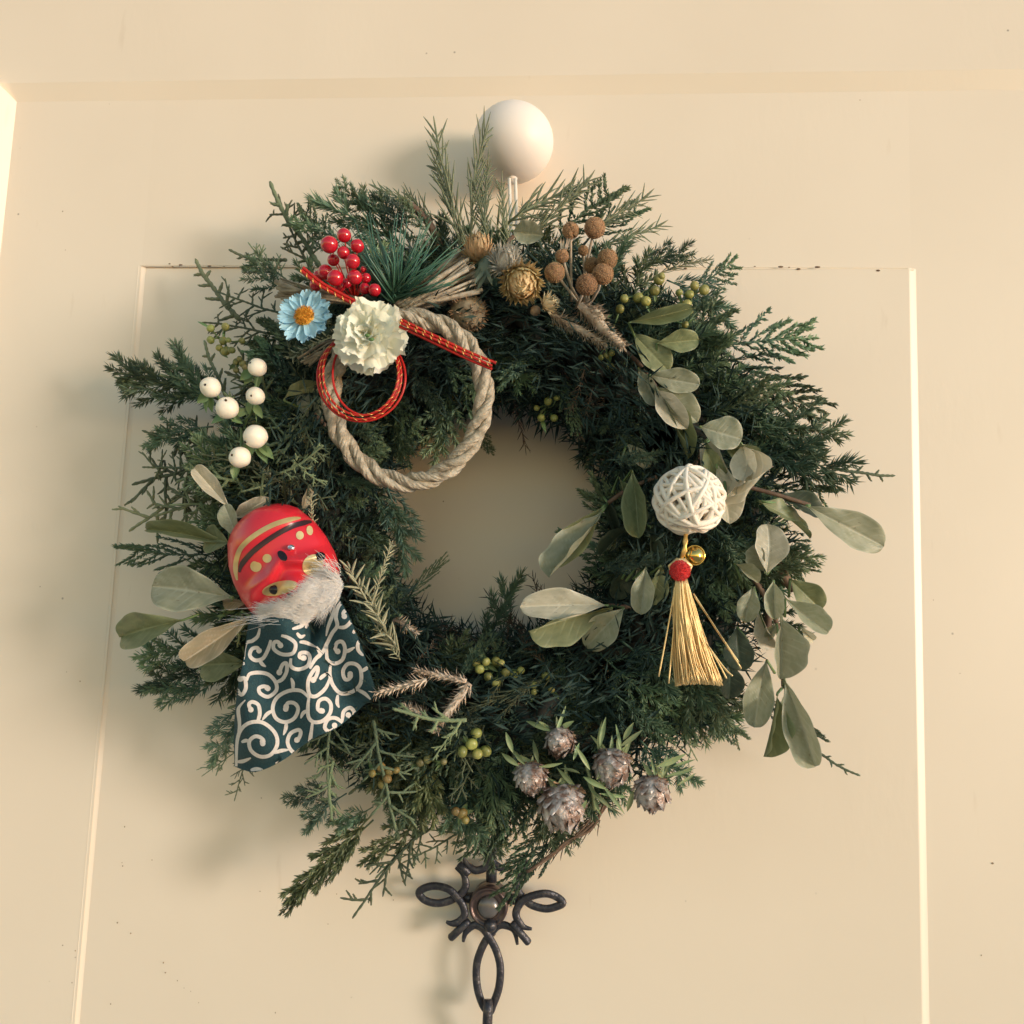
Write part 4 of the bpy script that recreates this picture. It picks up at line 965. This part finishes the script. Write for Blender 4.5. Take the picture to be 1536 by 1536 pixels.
mb = MB(); mb.sphere(P(729, 404, .108), 15 * mpp(.11), 16, 12, (.9, .9, 1.5), fn=lambda n: 1 + .12 * noise.noise(n * 3)); mb.build('calyx', M_['calyx'], t)
for k in range(7): small_leaf(t, 722 + rr(-5, 12), 405 + rr(-8, 10), rr(200, 330), rr(16, 28), 7, .112, 'calyx')
t = thing('silver_flower', 'fluffy silver grey flower head between the two strawflowers', 'dried flower', P(759, 393, .112))
scaly(t, P(759, 391, .115), 17 * mpp(.11), Vector((.2, -1, .3)), 9, 30, .0080, .0013, 'silver', end=2.3, open_=.75, jit=.25)
t = thing('cream_flower', 'small cream starry flower under the brown globes', 'dried flower', P(824, 456, .108))
scaly(t, P(822, 456, .110), 8 * mpp(.11), Vector((.7, -.7, .0)), 5, 12, .0062, .0022, 'cream', end=1.9, open_=.6, jit=.2, base_m='podb')
mb = MB(); mb.sphere(P(803, 466, .104), 8 * mpp(.1), 12, 8, fn=lambda n: 1 + .2 * noise.noise(n * 4)); mb.build('calyx', M_['podb'], t)
t = thing('dried_seed_head', 'round rough brown seed head under the straw tuft beside the rope', 'dried flower', P(700, 470, .09))
mb = MB(); mb.sphere(P(702, 468, .097), 27 * mpp(.095), 32, 22, fn=lambda n: 1 + .12 * noise.noise(n * 7)); mb.build('head', M_['straw2'], t)
mb = MB()
for k in range(260):
    n = rv().normalized(); c = P(702, 468, .097) + n * 27 * mpp(.095); mb.blade(c, n + rv(.4), .003, .0008, rv())
tag(mb.build('bristles', M_['podb'], t), kind='stuff')

# fuzzy flower spikes
def flower_spike(label, a, b, d0, d1, r, m='spike', n=300, L=.0052):
    A, B = P(*a, d0), P(*b, d1); t = thing('flower_spike', label, 'dried flower', A, 'dried fuzzy flower spikes')
    tg = (B - A).normalized(); u = tg.orthogonal().normalized(); v = tg.cross(u)
    mb = MB(); mb.tube([A, A.lerp(B, .5), B], [r * .35, r * .5, r * .3], 8); mb.build('stem', M_[m], t)
    mb = MB()
    for i in range(n):
        f = i / n; th = i * 2.4; rad = u * cos(th) + v * sin(th); p = A.lerp(B, f) + rad * r * .4 * (1 - .4 * f)
        mb.blade(p, tg * .8 + rad * .75 + rv(.28), L * rr(.6, 1.2) * (1.1 - .4 * f), .0010, tg.cross(rad), bend=-.15)
    tag(mb.build('bracts', M_[m], t), kind='stuff')
flower_spike('upper fuzzy beige spike below the brown globes', (870, 458), (935, 520), .108, .112, .0058, n=260)
flower_spike('silvery fuzzy spike curving down right under the cream flower', (885, 462), (905, 480), .106, .110, .0055, n=120)
flower_spike('long thin beige spike under the cream flower', (828, 472), (908, 516), .104, .108, .0042)
flower_spike('pale spike poking out from the right corner of the printed cloth', (640, 1020), (562, 1040), .110, .113, .0030, 'spike', 130)
flower_spike('beige spike rising above the pale one by the printed cloth', (700, 1022), (622, 1005), .104, .107, .0036, 'spike', 130)
flower_spike('fuzzy spike ending at the pale cypress twig', (705, 1025), (650, 1098), .104, .108, .0048, 'spike', 150)
flower_spike('short tufted spike left of the pale cypress twig', (640, 1075), (605, 1058), .102, .106, .0042, 'spike', 90)
flower_spike('dim fuzzy spike in the inner lower left', (590, 930), (625, 950), .080, .082, .0036, 'spike', 90)

# silver pods
random.seed(51)
for (x, y, r, ax_, lab) in [(843,1207,31,(.15,-.6,-.75),'largest silver brown pod, lowest and open at the base'),(918,1149,26,(0,-.6,-.7),'silver brown pod above the rightmost one'),
        (978,1187,24,(.1,-.5,-.8),'rightmost silver brown pod hanging past the rim'),(796,1165,22,(.1,-.6,-.7),'silver brown pod left of the largest one'),(840,1111,20,(-.1,-.7,-.5),'highest silver brown pod, half covered by juniper')]:
    d = .100; c = P(x, y, d); R = r * mpp(d); t = thing('silver_pod', lab, 'seed pod', c, 'silver brown pods at the bottom right')
    scaly(t, c, R * 1.0, Vector(ax_), 7, 8, R * .75, R * 1.0, 'pod', end=2.35, open_=.10, jit=.2, base_r=.88, pw=6, tipbend=.12)
    # dry calyx at the base
    a_ = -Vector(ax_).normalized(); u = a_.orthogonal().normalized(); v = a_.cross(u)
    for k in range(9 if r > 30 else 7):
        ph = 2*pi*k/(9 if r > 30 else 7) + rr(-.2, .2); rad = u*cos(ph) + v*sin(ph); o = c + a_*R*.75 + rad*R*.45; mb = MB()
        dd = (rad * .9 - a_ * .35 + rv(.12)).normalized(); s = a_.cross(rad); l = R * rr(.5, .75); w = R * .55; s0 = rr(0, 6)
        mb.grid(lambda p, q: o + dd*l*p + s*(q-.5)*w*(1-.5*p) + rad*(.12*R*sin(q*7+s0)*p) + a_*(.1*R*sin(q*11+s0)*p), 5, 6); mb.build('calyx_scale', M_['podb'], t)
    for k in range(9 if r > 22 else 6):
        a = rr(20, 160); small_leaf(t, x + rr(-r, r) * .8, y - r * .7 + rr(-4, 8), a, rr(22, 46), rr(4, 8), d + rr(-.004, .004), 'lance')
t = thing('lance_leaf_sprig', 'sprig of narrow pale green leaves right of the largest pod', 'greenery', P(890, 1190, .1))
mb = MB(); mb.tube(spline([P(880, 1150, .1), P(888, 1180, .102), P(892, 1215, .1)], 5), .0009, 6); mb.build('stem', M_['lance'], t)
for x, y, a, L in [(875,1165,330,40),(880,1170,300,45),(890,1180,20,34),(885,1185,320,48),(890,1195,290,34),(870,1160,160,30),(880,1200,240,30),(900,1190,350,46),(895,1170,60,36),(905,1180,310,52),(885,1155,120,40),
                   (808,1150,5,38),(930,1120,35,42),(935,1110,60,30),(950,1185,255,38),(900,1120,80,44),(770,1130,110,36),(860,1140,70,28),(985,1150,20,48),(1000,1165,15,44)]:
    small_leaf(t, x, y, a, L, rr(5, 9), .106, 'lance')
for x in (0, 1, 2):
    small_leaf(t, 1010 + x * 3, 1150 + x * 14, 20 + x * 6, 34, 4, .085, 'lance')

# ================================================================== wicker ball with tassel
random.seed(61)
wb = thing('wicker_ball_ornament', 'white wicker ball with red pompom, brass bell and golden tassel', 'ornament', P(1034, 806, .12))
BC = P(1034, 750, .122); BR = 51 * mpp(.122)
for k in range(27):
    n = rv().normalized(); off = rr(-.55, .55); u = n.orthogonal().normalized(); v = n.cross(u); rad = BR * rr(.90, .985); q = math.sqrt(1 - off * off); ph = rr(0, 6.28); n2 = rr(.93, 1.0)
    pts = [BC + (n * off + (u * cos(a) + v * sin(a)) * q) * rad * (1 + .025 * sin(a * 3 + ph)) for a in [2*pi*i/56 for i in range(56)]]
    mb = MB(); mb.tube(pts, rr(.0011, .0017), 7, closed=True, flat=.8); mb.build('cane', M_['wick'], wb)
mb = MB()
for k in range(9):
    n = rv().normalized(); off = rr(-.3, .3); u = n.orthogonal().normalized(); v = n.cross(u); rad = BR * rr(.72, .84)
    mb.tube([BC + (n * off + (u * cos(a) + v * sin(a))) * rad for a in [2*pi*i/40 for i in range(40)]], .0019, 6, closed=True)
mb.build('inner_cane', M_['wick'], wb)
mb = MB()
for dx in (-1.5, 1.5): mb.tube([P(1029 + dx, 798, .124), P(1028 - dx, 812, .128), P(1027 + dx, 826, .128), P(1022, 838, .127)], .0009, 8)
mb.build('gold_cord', M_['gold'], wb)
bell = lathe(P(1042, 833, .122), [(0,-.0048),(.0028,-.0040),(.0045,-.0018),(.0050,.0),(.0045,.0018),(.0028,.0040),(0,.0048)], 28, 'bell', M_['brass'], wb, Vector((.2,-.5,.8)))
mb = MB(); bc = P(1042, 833, .122); mb.tube([bc + Vector((cos(a)*.0049, -.0008, sin(a)*.0049)) for a in [2*pi*i/32 for i in range(32)]], .00035, 6, closed=True); o = mb.build('rim', M_['brass'], bell)
PC = P(1020, 856, .1285); PR = 16 * mpp(.1285)
mb = MB(); mb.sphere(PC, PR * .9, 20, 14); pm = mb.build('pompom', M_['pom'], wb)
mb = MB()
for k in range(2600):
    n = rv().normalized(); mb.blade(PC + n * PR * .85, n + rv(.35), PR * rr(.12, .22), .00028, rv())
tag(mb.build('pompom_fibres', M_['pom'], pm), kind='stuff')
mb = MB(); top = P(1021, 838, .126)
for k in range(60):
    a = 2*pi*k/60; e = P(1020 + 14 * cos(a), 858, .126 + .004 * sin(a)); mb.tube([top + Vector((cos(a)*.002, sin(a)*.002, 0)), e.lerp(top, .45) + Vector((cos(a)*.0032, sin(a)*.0032, 0)), e], .0005, 5)
mb.build('tassel_head', M_['goldt'], wb)
mb = MB()
for k in range(330):
    f = rr(-1, 1); g = rr(-1, 1) * math.sqrt(max(0, 1 - f * f)); a = P(1022 + 8 * f, 868, .125 + .004 * g); m1 = P(1027 + 15 * f, 920, .124 + .006 * g); m2 = P(1038 + 25 * f, 980, .122 + .008 * g)
    b = P(1048 + 35 * f + rr(-1.5, 1.5), 1022 + rr(-5, 5) + 3 * f * f, .120 + .009 * g)
    m1 = m1 + rv(.0009); m2 = m2 + rv(.0011); mb.tube(spline([a, m1, m2, b], 4), .00036, 5)
tag(mb.build('tassel_strands', M_['goldt'], wb), kind='stuff')
for pts in ([(1012,885),(1004,930),(988,1015)],[(1014,890),(1010,950),(1003,1025)],[(1040,890),(1075,945),(1108,993)],[(1042,895),(1072,940),(1112,1003)],[(1050,950),(1075,990),(1090,1018)],[(1052,955),(1085,1000),(1099,1014)],[(1012,880),(1009,905),(1006,915)]):
    mb = MB(); mb.tube(spline([P(x, y, .126) for x, y in pts], 6), .00042, 6); mb.build('loose_strand', M_['goldt'], wb)

# ================================================================== red mask with cloth
random.seed(71)
mk = thing('lion_mask_ornament', 'glossy red lion dance mask with white fur and a printed teal cloth', 'ornament', P(430, 940, .10))
OX, OY, PH = 424, 848, radians(27)
ex, ey = (cos(PH), -sin(PH)), (sin(PH), cos(PH))     # px axes: right along the brow, down the face
MS = mpp(.12)
def toimg(a, b): return OX + ex[0] * a + ey[0] * b, OY + ex[1] * a + ey[1] * b
def toloc(x, y): dx, dy = x - OX, y - OY; return dx * ex[0] + dy * ex[1], dx * ey[0] + dy * ey[1]
HW = [(-94,0),(-91,22),(-86,36),(-78,48),(-67,59),(-52,66),(-36,73),(-10,78),(20,79),(42,74),(60,66),(76,52),(86,38),(91,22),(93,0)]
def halfw(b):            # half width of the head (px) at height b (px, down positive)
    if b <= -94 or b >= 93: return 0
    for (b0, h0), (b1, h1) in zip(HW, HW[1:]):
        if b0 <= b <= b1:
            t = (b - b0) / (b1 - b0)
            if h0 == 0: return h1 * math.sqrt(t)
            if h1 == 0: return h0 * math.sqrt(1 - t)
            return h0 + (h1 - h0) * t
    return 0
def relief(a, b):        # px of relief towards the viewer above the side of the head
    hw = max(halfw(b), 1e-3); u = max(-1, min(1, a / hw))
    z = 50 * (max(0, 1 - abs(u) ** 2.3)) ** .5
    e = max(0, 1 - (abs(b) / 96) ** 3) ** .5 if abs(b) < 96 else 0
    z *= .22 + .78 * e
    # rolled cap: a step down below its rim
    z += 7 / (1 + math.exp((b + 52 - 3 * cos(u * 1.5)) / 2.2)) * (1 - u ** 4)
    # brows: two arched ridges meeting in a dip above the nose
    cb = 8 + 14 * abs(u) ** 1.6 - 12 * (1 - min(1, abs(u) / .35))
    z += 13 * math.exp(-((b - cb + 4) / 10) ** 2) * (1 - abs(u) ** 5) * (0.75 + .25 * min(1, abs(u) / .25))
    z -= 9 * math.exp(-((b - cb - 15) / 10) ** 2) * math.exp(-((abs(u) - .5) / .3) ** 2)
    # snout
    z += 20 * math.exp(-((b - 38) / 20) ** 2) * math.exp(-(u / .34) ** 2)
    # cheeks
    z += 5 * math.exp(-((b - 52) / 18) ** 2) * math.exp(-((abs(u) - .6) / .22) ** 2)
    return z
def mp(a, b, lift=0.0):
    x, y = toimg(a, b); return P(x, y, .102 + (relief(a, b) + lift) * MS)
mb = MB(); nu, nv = 96, 72
rows = []
for i in range(nu + 1):
    b = -93.9 + 186.8 * (.5 - .5 * cos(pi * i / nu))
    hw = max(.5, halfw(b))
    for j in range(nv + 1):
        a = -cos(pi * j / nv) * hw; mb.v.append(mp(a, b))
for i in range(nu):
    for j in range(nv):
        q = i * (nv + 1) + j; mb.f.append((q, q + nv + 1, q + nv + 2, q + 1))
# back of the shell
kk = len(mb.v)
for i in range(nu + 1):
    for j in (0, nv):
        a = i * (nv + 1) + j; p = mb.v[a]; c0 = P(OX, OY, .085); mb.v.append(Vector(((p.x * .85 + c0.x * .15), -.082, (p.z * .85 + c0.z * .15))))
for i in range(nu):
    q = i * (nv + 1); r = kk + 2 * i
    mb.f.append((q + nv + 1, q, r, r + 2)); mb.f.append((q + nv, q + 2 * nv + 1, r + 3, r + 1))
head = mb.build('head', M_['mask'], mk)
def patch_poly(cx_, cy_, rx, ry, ang, m, name, lift=.8, fn=None, par=None):
    """painted spot that follows the mask's relief; centre and radii in photo px"""
    mb = MB(); ca_, sa_ = cos(radians(ang)), sin(radians(ang)); rings, n = 7, 28
    a0, b0 = toloc(cx_, cy_); mb.v.append(mp(a0, b0, lift + .25))
    for r in range(1, rings + 1):
        for k in range(n):
            t = 2*pi*k/n; q = r / rings * (fn(t) if fn else 1); x = cx_ + (cos(t)*rx*q) * ca_ + (sin(t)*ry*q) * sa_; y = cy_ - (cos(t)*rx*q) * sa_ + (sin(t)*ry*q) * ca_
            a, b = toloc(x, y); hw = halfw(b) * .985; a = max(-hw, min(hw, a)); mb.v.append(mp(a, b, lift + .25 * (1 - (r / rings) ** 2)))
    for k in range(n): mb.f.append((0, 1 + k, 1 + (k + 1) % n))
    for r in range(rings - 1):
        for k in range(n): mb.f.append((1 + r*n + k, 1 + (r+1)*n + k, 1 + (r+1)*n + (k+1) % n, 1 + r*n + (k+1) % n))
    return mb.build(name, M_[m], par or mk)
def band(pts, w, m, name, lift=.8):
    c = spline([(x, y, 0) for x, y in pts], 10); mb = MB(); n = len(c)
    for i, p in enumerate(c):
        t = (c[min(n-1, i+1)] - c[max(0, i-1)]).normalized(); s = Vector((-t.y, t.x, 0)); f = i / (n - 1)
        ww = w * (.35 + .65 * min(1, 6 * min(f, 1 - f))) * .5
        for k in range(7):
            q = k / 3 - 1; x, y = p.x + s.x * ww * q, p.y + s.y * ww * q; a, b = toloc(x, y); hw = halfw(b) * .99; a = max(-hw, min(hw, a))
            mb.v.append(mp(a, b, lift))
    for i in range(n - 1):
        for k in range(6): mb.f.append((i*7+k, (i+1)*7+k, (i+1)*7+k+1, i*7+k+1))
    return mb.build(name, M_[m], mk)
def q3(x, y): return 300 + x * .1823, 730 + y * .1823
band([q3(*p) for p in [(305,770),(292,690),(300,600),(340,500),(450,400),(600,315),(750,268),(830,258)]], 7.5, 'mgold', 'gold_band')
band([q3(*p) for p in [(322,705),(350,630),(450,522),(600,412),(750,330),(860,296),(920,288)]], 8, 'bband', 'black_band')
tear = lambda t: 1 + .25 * cos(t - .6)
patch_poly(*q3(460, 655), 8.5, 8.5, -60, 'mgold', 'gold_spot', fn=lambda t: 1 - .25 * math.exp(-((t - 4.0) / .6) ** 2))
patch_poly(*q3(552, 590), 6.8, 6.5, 0, 'mgold', 'gold_spot'); patch_poly(*q3(822, 400), 5.8, 6.4, 0, 'mgold2', 'gold_spot'); patch_poly(*q3(903, 360), 4.8, 7.2, 10, 'mgold2', 'gold_spot')
patch_poly(*q3(675, 558), 9, 5.5, -50, 'black', 'black_drop', fn=tear)
patch_poly(*q3(655, 835), 27, 10, 14, 'mgold', 'eye_patch', lift=.9); patch_poly(*q3(930, 645), 17, 15, 48, 'mgold2', 'eye_patch', lift=.9)
def eye(px_, py_, r):
    a, b = toloc(px_, py_); c = mp(a, b, 1.0); mb = MB(); mb.sphere(c, r * MS, 24, 16, (1, .75, .85)); mb.build('eye', M_['black'], mk)
eye(*q3(615, 848), 8.8); eye(*q3(990, 572), 8.0)
g = toloc(*q3(750, 500)); gc = mp(*g, 4.0)
mb = MB(); mb.sphere(gc, 6.4 * MS, 8, 5, (1, .8, 1), R=Matrix.Rotation(pi / 2, 3, 'X')); mb.build('gem', M_['gem'], mk, smooth=False)
patch_poly(*q3(735, 885), 4, 1.6, 10, 'black', 'nostril', lift=1)
# fur: a backing cheek pad and separate hairs
poly = [(404,912),(424,909),(444,904),(462,893),(480,876),(497,856),(510,862),(517,878),(509,898),(492,914),(468,931),(442,945),(424,944),(408,932)]
def inside(x, y):
    c = False; n = len(poly); j = n - 1
    for i in range(n):
        xi, yi = poly[i]; xj, yj = poly[j]
        if (yi > y) != (yj > y) and x < (xj - xi) * (y - yi) / (yj - yi) + xi: c = not c
        j = i
    return c
def fur_d(x, y):
    a, b = toloc(x, y); return .102 + max(17 + 40 * math.exp(-((a - 8) / 62) ** 2 - ((b - 52) / 46) ** 2), relief(a, b) + 3.5) * MS
mb = MB(); cxp, cyp = 462, 908; n = 60; rings = 10
pb = spline([(x, y, 0) for x, y in poly], 4, True)
mb.v.append(P(cxp, cyp, fur_d(cxp, cyp) - .001))
for r in range(1, rings + 1):
    f = r / rings
    for p in pb:
        x, y = cxp + (p.x - cxp) * f * .93, cyp + (p.y - cyp) * f * .93; mb.v.append(P(x, y, fur_d(x, y) - .001 - .006 * f ** 4))
n = len(pb)
for k in range(n): mb.f.append((0, 1 + k, 1 + (k + 1) % n))
for r in range(rings - 1):
    for k in range(n): mb.f.append((1 + r*n + k, 1 + (r+1)*n + k, 1 + (r+1)*n + (k+1) % n, 1 + r*n + (k+1) % n))
furb = mb.build('fur_pad', M_['furb'], mk)
mb = MB(); made = 0
while made < 5200:
    x, y = rr(386, 518), rr(844, 946)
    if not inside(x, y): continue
    made += 1
    f = (x - 386) / 130; ang = 162 + 10 * (y - 844) / 100 + rr(-13, 13)     # direction in the photo: left, a little up above and down below
    if x > 485 and random.random() < .5: ang = rr(120, 260)
    L = rr(16, 34); ex_, ey_ = x + cos(radians(ang)) * L, y - sin(radians(ang)) * L
    d = fur_d(x, y); A = P(x, y, d - .0012); B = P(ex_, ey_, max(.10, fur_d(ex_, ey_) + rr(-.001, .0016))); mid = A.lerp(B, .5) + OUT * rr(.0001, .0014)
    mb.tube([A, mid, B], [.00014, .00013, .00003], 3, cap=False)
for i in range(12):
    x, y = rr(395, 430), rr(905, 940); a = rr(165, 200); L = rr(50, 95)
    mb.tube([P(x, y, .118), P(x + cos(radians(a)) * L * .5, y - sin(radians(a)) * L * .5, .118), P(x + cos(radians(a)) * L, y - sin(radians(a)) * L, .112)], [.00012, .0001, .00004], 3, cap=False)
for i in range(36):
    x, y = rr(492, 512), rr(845, 870); a = rr(110, 175); L = rr(20, 48)
    mb.tube([P(x, y, .118), P(x + cos(radians(a)) * L * .5, y - sin(radians(a)) * L * .5 - 3, .126), P(x + cos(radians(a)) * L, y - sin(radians(a)) * L, .126)], [.00014, .00012, .00004], 3, cap=False)
tag(mb.build('fur', M_['fur'], mk), kind='stuff')

# cloth: given by its left and right edges; folds run down it
LE = [(384, 905), (372, 938), (366, 985), (357, 1030), (352, 1075), (351, 1120), (352, 1152)]
RE = [(505, 882), (524, 922), (541, 965), (553, 1000), (566, 1042), (560, 1052), (562, 1046)]
le = spline([(x, y, 0) for x, y in LE], 8); 
reg = spline([(x, y, 0) for x, y in [(500, 884), (522, 922), (538, 960), (552, 1000), (566, 1043)]], 8)
bot = [(352, 1150), (378, 1158), (402, 1152), (428, 1138), (452, 1120), (478, 1104), (505, 1092), (530, 1072), (548, 1056), (566, 1043)]
def lerp_list(L, t): k = t * (len(L) - 1); i = min(int(k), len(L) - 2); return L[i].lerp(L[i+1], k - i)
bots = spline([(x, y, 0) for x, y in bot], 6)
topc = spline([(x, y, 0) for x, y in [(384, 905), (410, 925), (440, 925), (470, 905), (500, 884)]], 6)
def cloth_px(u, v):      # Coons patch: u across, v down
    L, R, T, B = lerp_list(le, v), lerp_list(reg, v), lerp_list(topc, u), lerp_list(bots, u)
    c00, c10, c01, c11 = le[0], reg[0], le[-1], reg[-1]
    return (L*(1-u) + R*u) + (T*(1-v) + B*v) - ((c00*(1-u) + c10*u)*(1-v) + (c01*(1-u) + c11*u)*v)
def cloth_d(x, y):
    f = max(0, min(1, (y - 890) / 250))
    d = .116 - .012 * f
    w = 1 - .6 * f
    d += .0066 * w * sin((x - y * .42) / 17.0) + .0022 * sin((x + y * .2) / 26.0 + 1)
    d -= .014 * math.exp(-(((x - 466) - (y - 960) * -.35) / 9) ** 2) * max(0, 1 - (y - 900) / 130)
    edge = 350 + max(0, (1010 - y)) * .16
    d -= .012 * math.exp(-max(0, x - edge - 2) / 9)
    d -= .006 * math.exp(-((y - 1150) / 12) ** 2) * (x < 420)
    d -= .016 * max(0, min(1, (930 - y) / 30)) * max(0, min(1, 1 - (x - 350) / 700))
    d += .0007 * noise.noise(Vector((x * .04, y * .04, 0)))
    return d
mb = MB(); mb.grid(lambda u, v: (lambda p: P(p.x, p.y, cloth_d(p.x, p.y)))(cloth_px(u, v)), 90, 90)
ccent = None
# a second face behind gives the cotton its thickness
nf = len(mb.v); mb.v += [v + Vector((0, .0006, 0)) for v in mb.v[:nf]]; mb.f += [tuple(nf + i for i in f[::-1]) for f in list(mb.f)]
cloth = mb.build('printed_cloth', M_['cloth'], mk)
VINES = """125,1380 130,1200 160,1100 230,1045 330,1045 420,1120 440,1210 390,1290 310,1305 240,1260 225,1190 270,1150 320,1165 328,1205
165,1195 200,1182 232,1195
135,1180 150,1060 140,960 150,920 195,870
285,1045 305,980 295,910 250,885 222,905 237,945
680,850 620,800 530,800 440,850 405,930 430,1010 500,1040 570,1010 600,940 570,895 520,895 505,940
560,795 560,740 545,700
405,950 360,980 325,1025
510,1040 505,1090 487,1140
205,720 230,670 310,660 380,680 430,740 430,800 370,845 310,820 300,780 340,765 368,782
430,735 480,710 512,650 510,590 480,600 455,660
390,410 370,480 330,550 270,565 230,530 245,480 285,470 300,492
300,550 320,590 352,615
305,320 290,380 250,415 200,440 185,560
470,375 530,395 580,440 560,510 480,520 415,480 415,430 445,425 465,452
545,550 545,610 600,635 670,610 690,550 670,510 620,510 612,540 645,548
610,425 660,430 740,465
590,355 620,385 655,370
690,630 730,560 790,500 820,440 860,360 900,300 890,230 910,150 960,100
900,310 960,310 1010,260 1020,200 980,175 948,200 955,228
820,450 825,560 880,590 940,560 960,480 940,425 900,430 885,475 905,498
945,505 990,490 1035,465
850,590 845,680 870,760 930,820 1020,805 1080,740 1080,640 1040,595 980,595 945,650 960,710 995,705 1000,670
1080,655 1120,630 1160,600
1050,790 1110,820 1160,870
905,830 900,890 915,930
845,700 810,780 740,840 690,830 675,760 690,690 740,620 752,640 738,690 715,718
765,712 790,688 832,658
685,840 675,920 680,1000 720,1040 790,1030 845,970 850,900 810,860 760,880 752,940 785,955
675,950 640,970 620,1012
710,1040 700,1120 680,1220 630,1270 560,1270 520,1200 540,1130 600,1100 620,1120 608,1160 590,1178
415,1278 470,1260 530,1252
960,1060 890,1010 830,1020 805,1080 838,1112 875,1092 880,1065
940,1030 950,960 1000,930 1032,970 1008,1003 985,985
1092,385 1062,430 1060,480 1090,520 1130,530
190,590 160,600 135,680 130,780 165,830 198,780 190,705 155,710
410,1390 450,1352 510,1342
235,1410 280,1400 330,1405
130,1345 180,1340 238,1315
1020,358 1042,332 1062,305
775,230 810,180 868,150
660,320 680,265 720,225
555,325 620,305 660,280
740,460 770,520 730,560
880,150 860,230 830,310 815,380"""
def in_cloth(x, y):
    if y > 1160: return False
    pl_ = cl_out; c = False; n = len(pl_); j = n - 1
    for i in range(n):
        xi, yi = pl_[i]; xj, yj = pl_[j]
        if (yi > y) != (yj > y) and x < (xj - xi) * (y - yi) / (yj - yi) + xi: c = not c
        j = i
    return c
cl_out = [(p.x, p.y) for p in topc] + [(p.x, p.y) for p in reg] + [(p.x, p.y) for p in bots[::-1]] + [(p.x, p.y) for p in le[::-1]]
mb = MB()
for ln in VINES.split('\n'):
    pts = [tuple(float(c) for c in s.split(',')) for s in ln.split()]
    c = spline([(330 + x * .1953, 880 + y * .1953, 0) for x, y in pts], 9); n = len(c)
    long_ = n > 45
    for i, p in enumerate(c):
        t = (c[min(n-1, i+1)] - c[max(0, i-1)]).normalized(); s = Vector((-t.y, t.x, 0)); f = i / (n - 1)
        w = 5.7 * ((.65 + .35 * min(1, 8 * f)) if long_ else (.25 + .75 * sin(pi * min(1, f * .9 + .1))))
        if long_ and f > .93: w = 5.7 * (1.05 + .45 * sin(pi * min(1, (f - .93) / .07)))
        for k in range(4):
            q = (k / 3 * 2 - 1) * w * .5; x, y = p.x + s.x * q, p.y + s.y * q
            mb.v.append(P(x, y, cloth_d(x, y) + .00022)); mb.a.append(in_cloth(x, y))
        if i:
            b = len(mb.v) - 8
            for k in range(3):
                if all(mb.a[z] for z in (b + k, b + 4 + k, b + 5 + k, b + k + 1)): mb.f.append((b + k, b + 4 + k, b + 5 + k, b + k + 1))
    if long_ and in_cloth(c[-1].x, c[-1].y):      # rounded blob at the spiral's eye
        p = c[-1]; b = len(mb.v); mb.v.append(P(p.x, p.y, cloth_d(p.x, p.y) + .0003)); mb.a.append(1)
        for k in range(12):
            x, y = p.x + 4.2 * cos(k * pi / 6), p.y + 4.2 * sin(k * pi / 6); mb.v.append(P(x, y, cloth_d(x, y) + .00027)); mb.a.append(1)
        for k in range(12): mb.f.append((b, b + 1 + k, b + 1 + (k + 1) % 12))
vp = mb.build('vine_print', M_['print'], cloth)
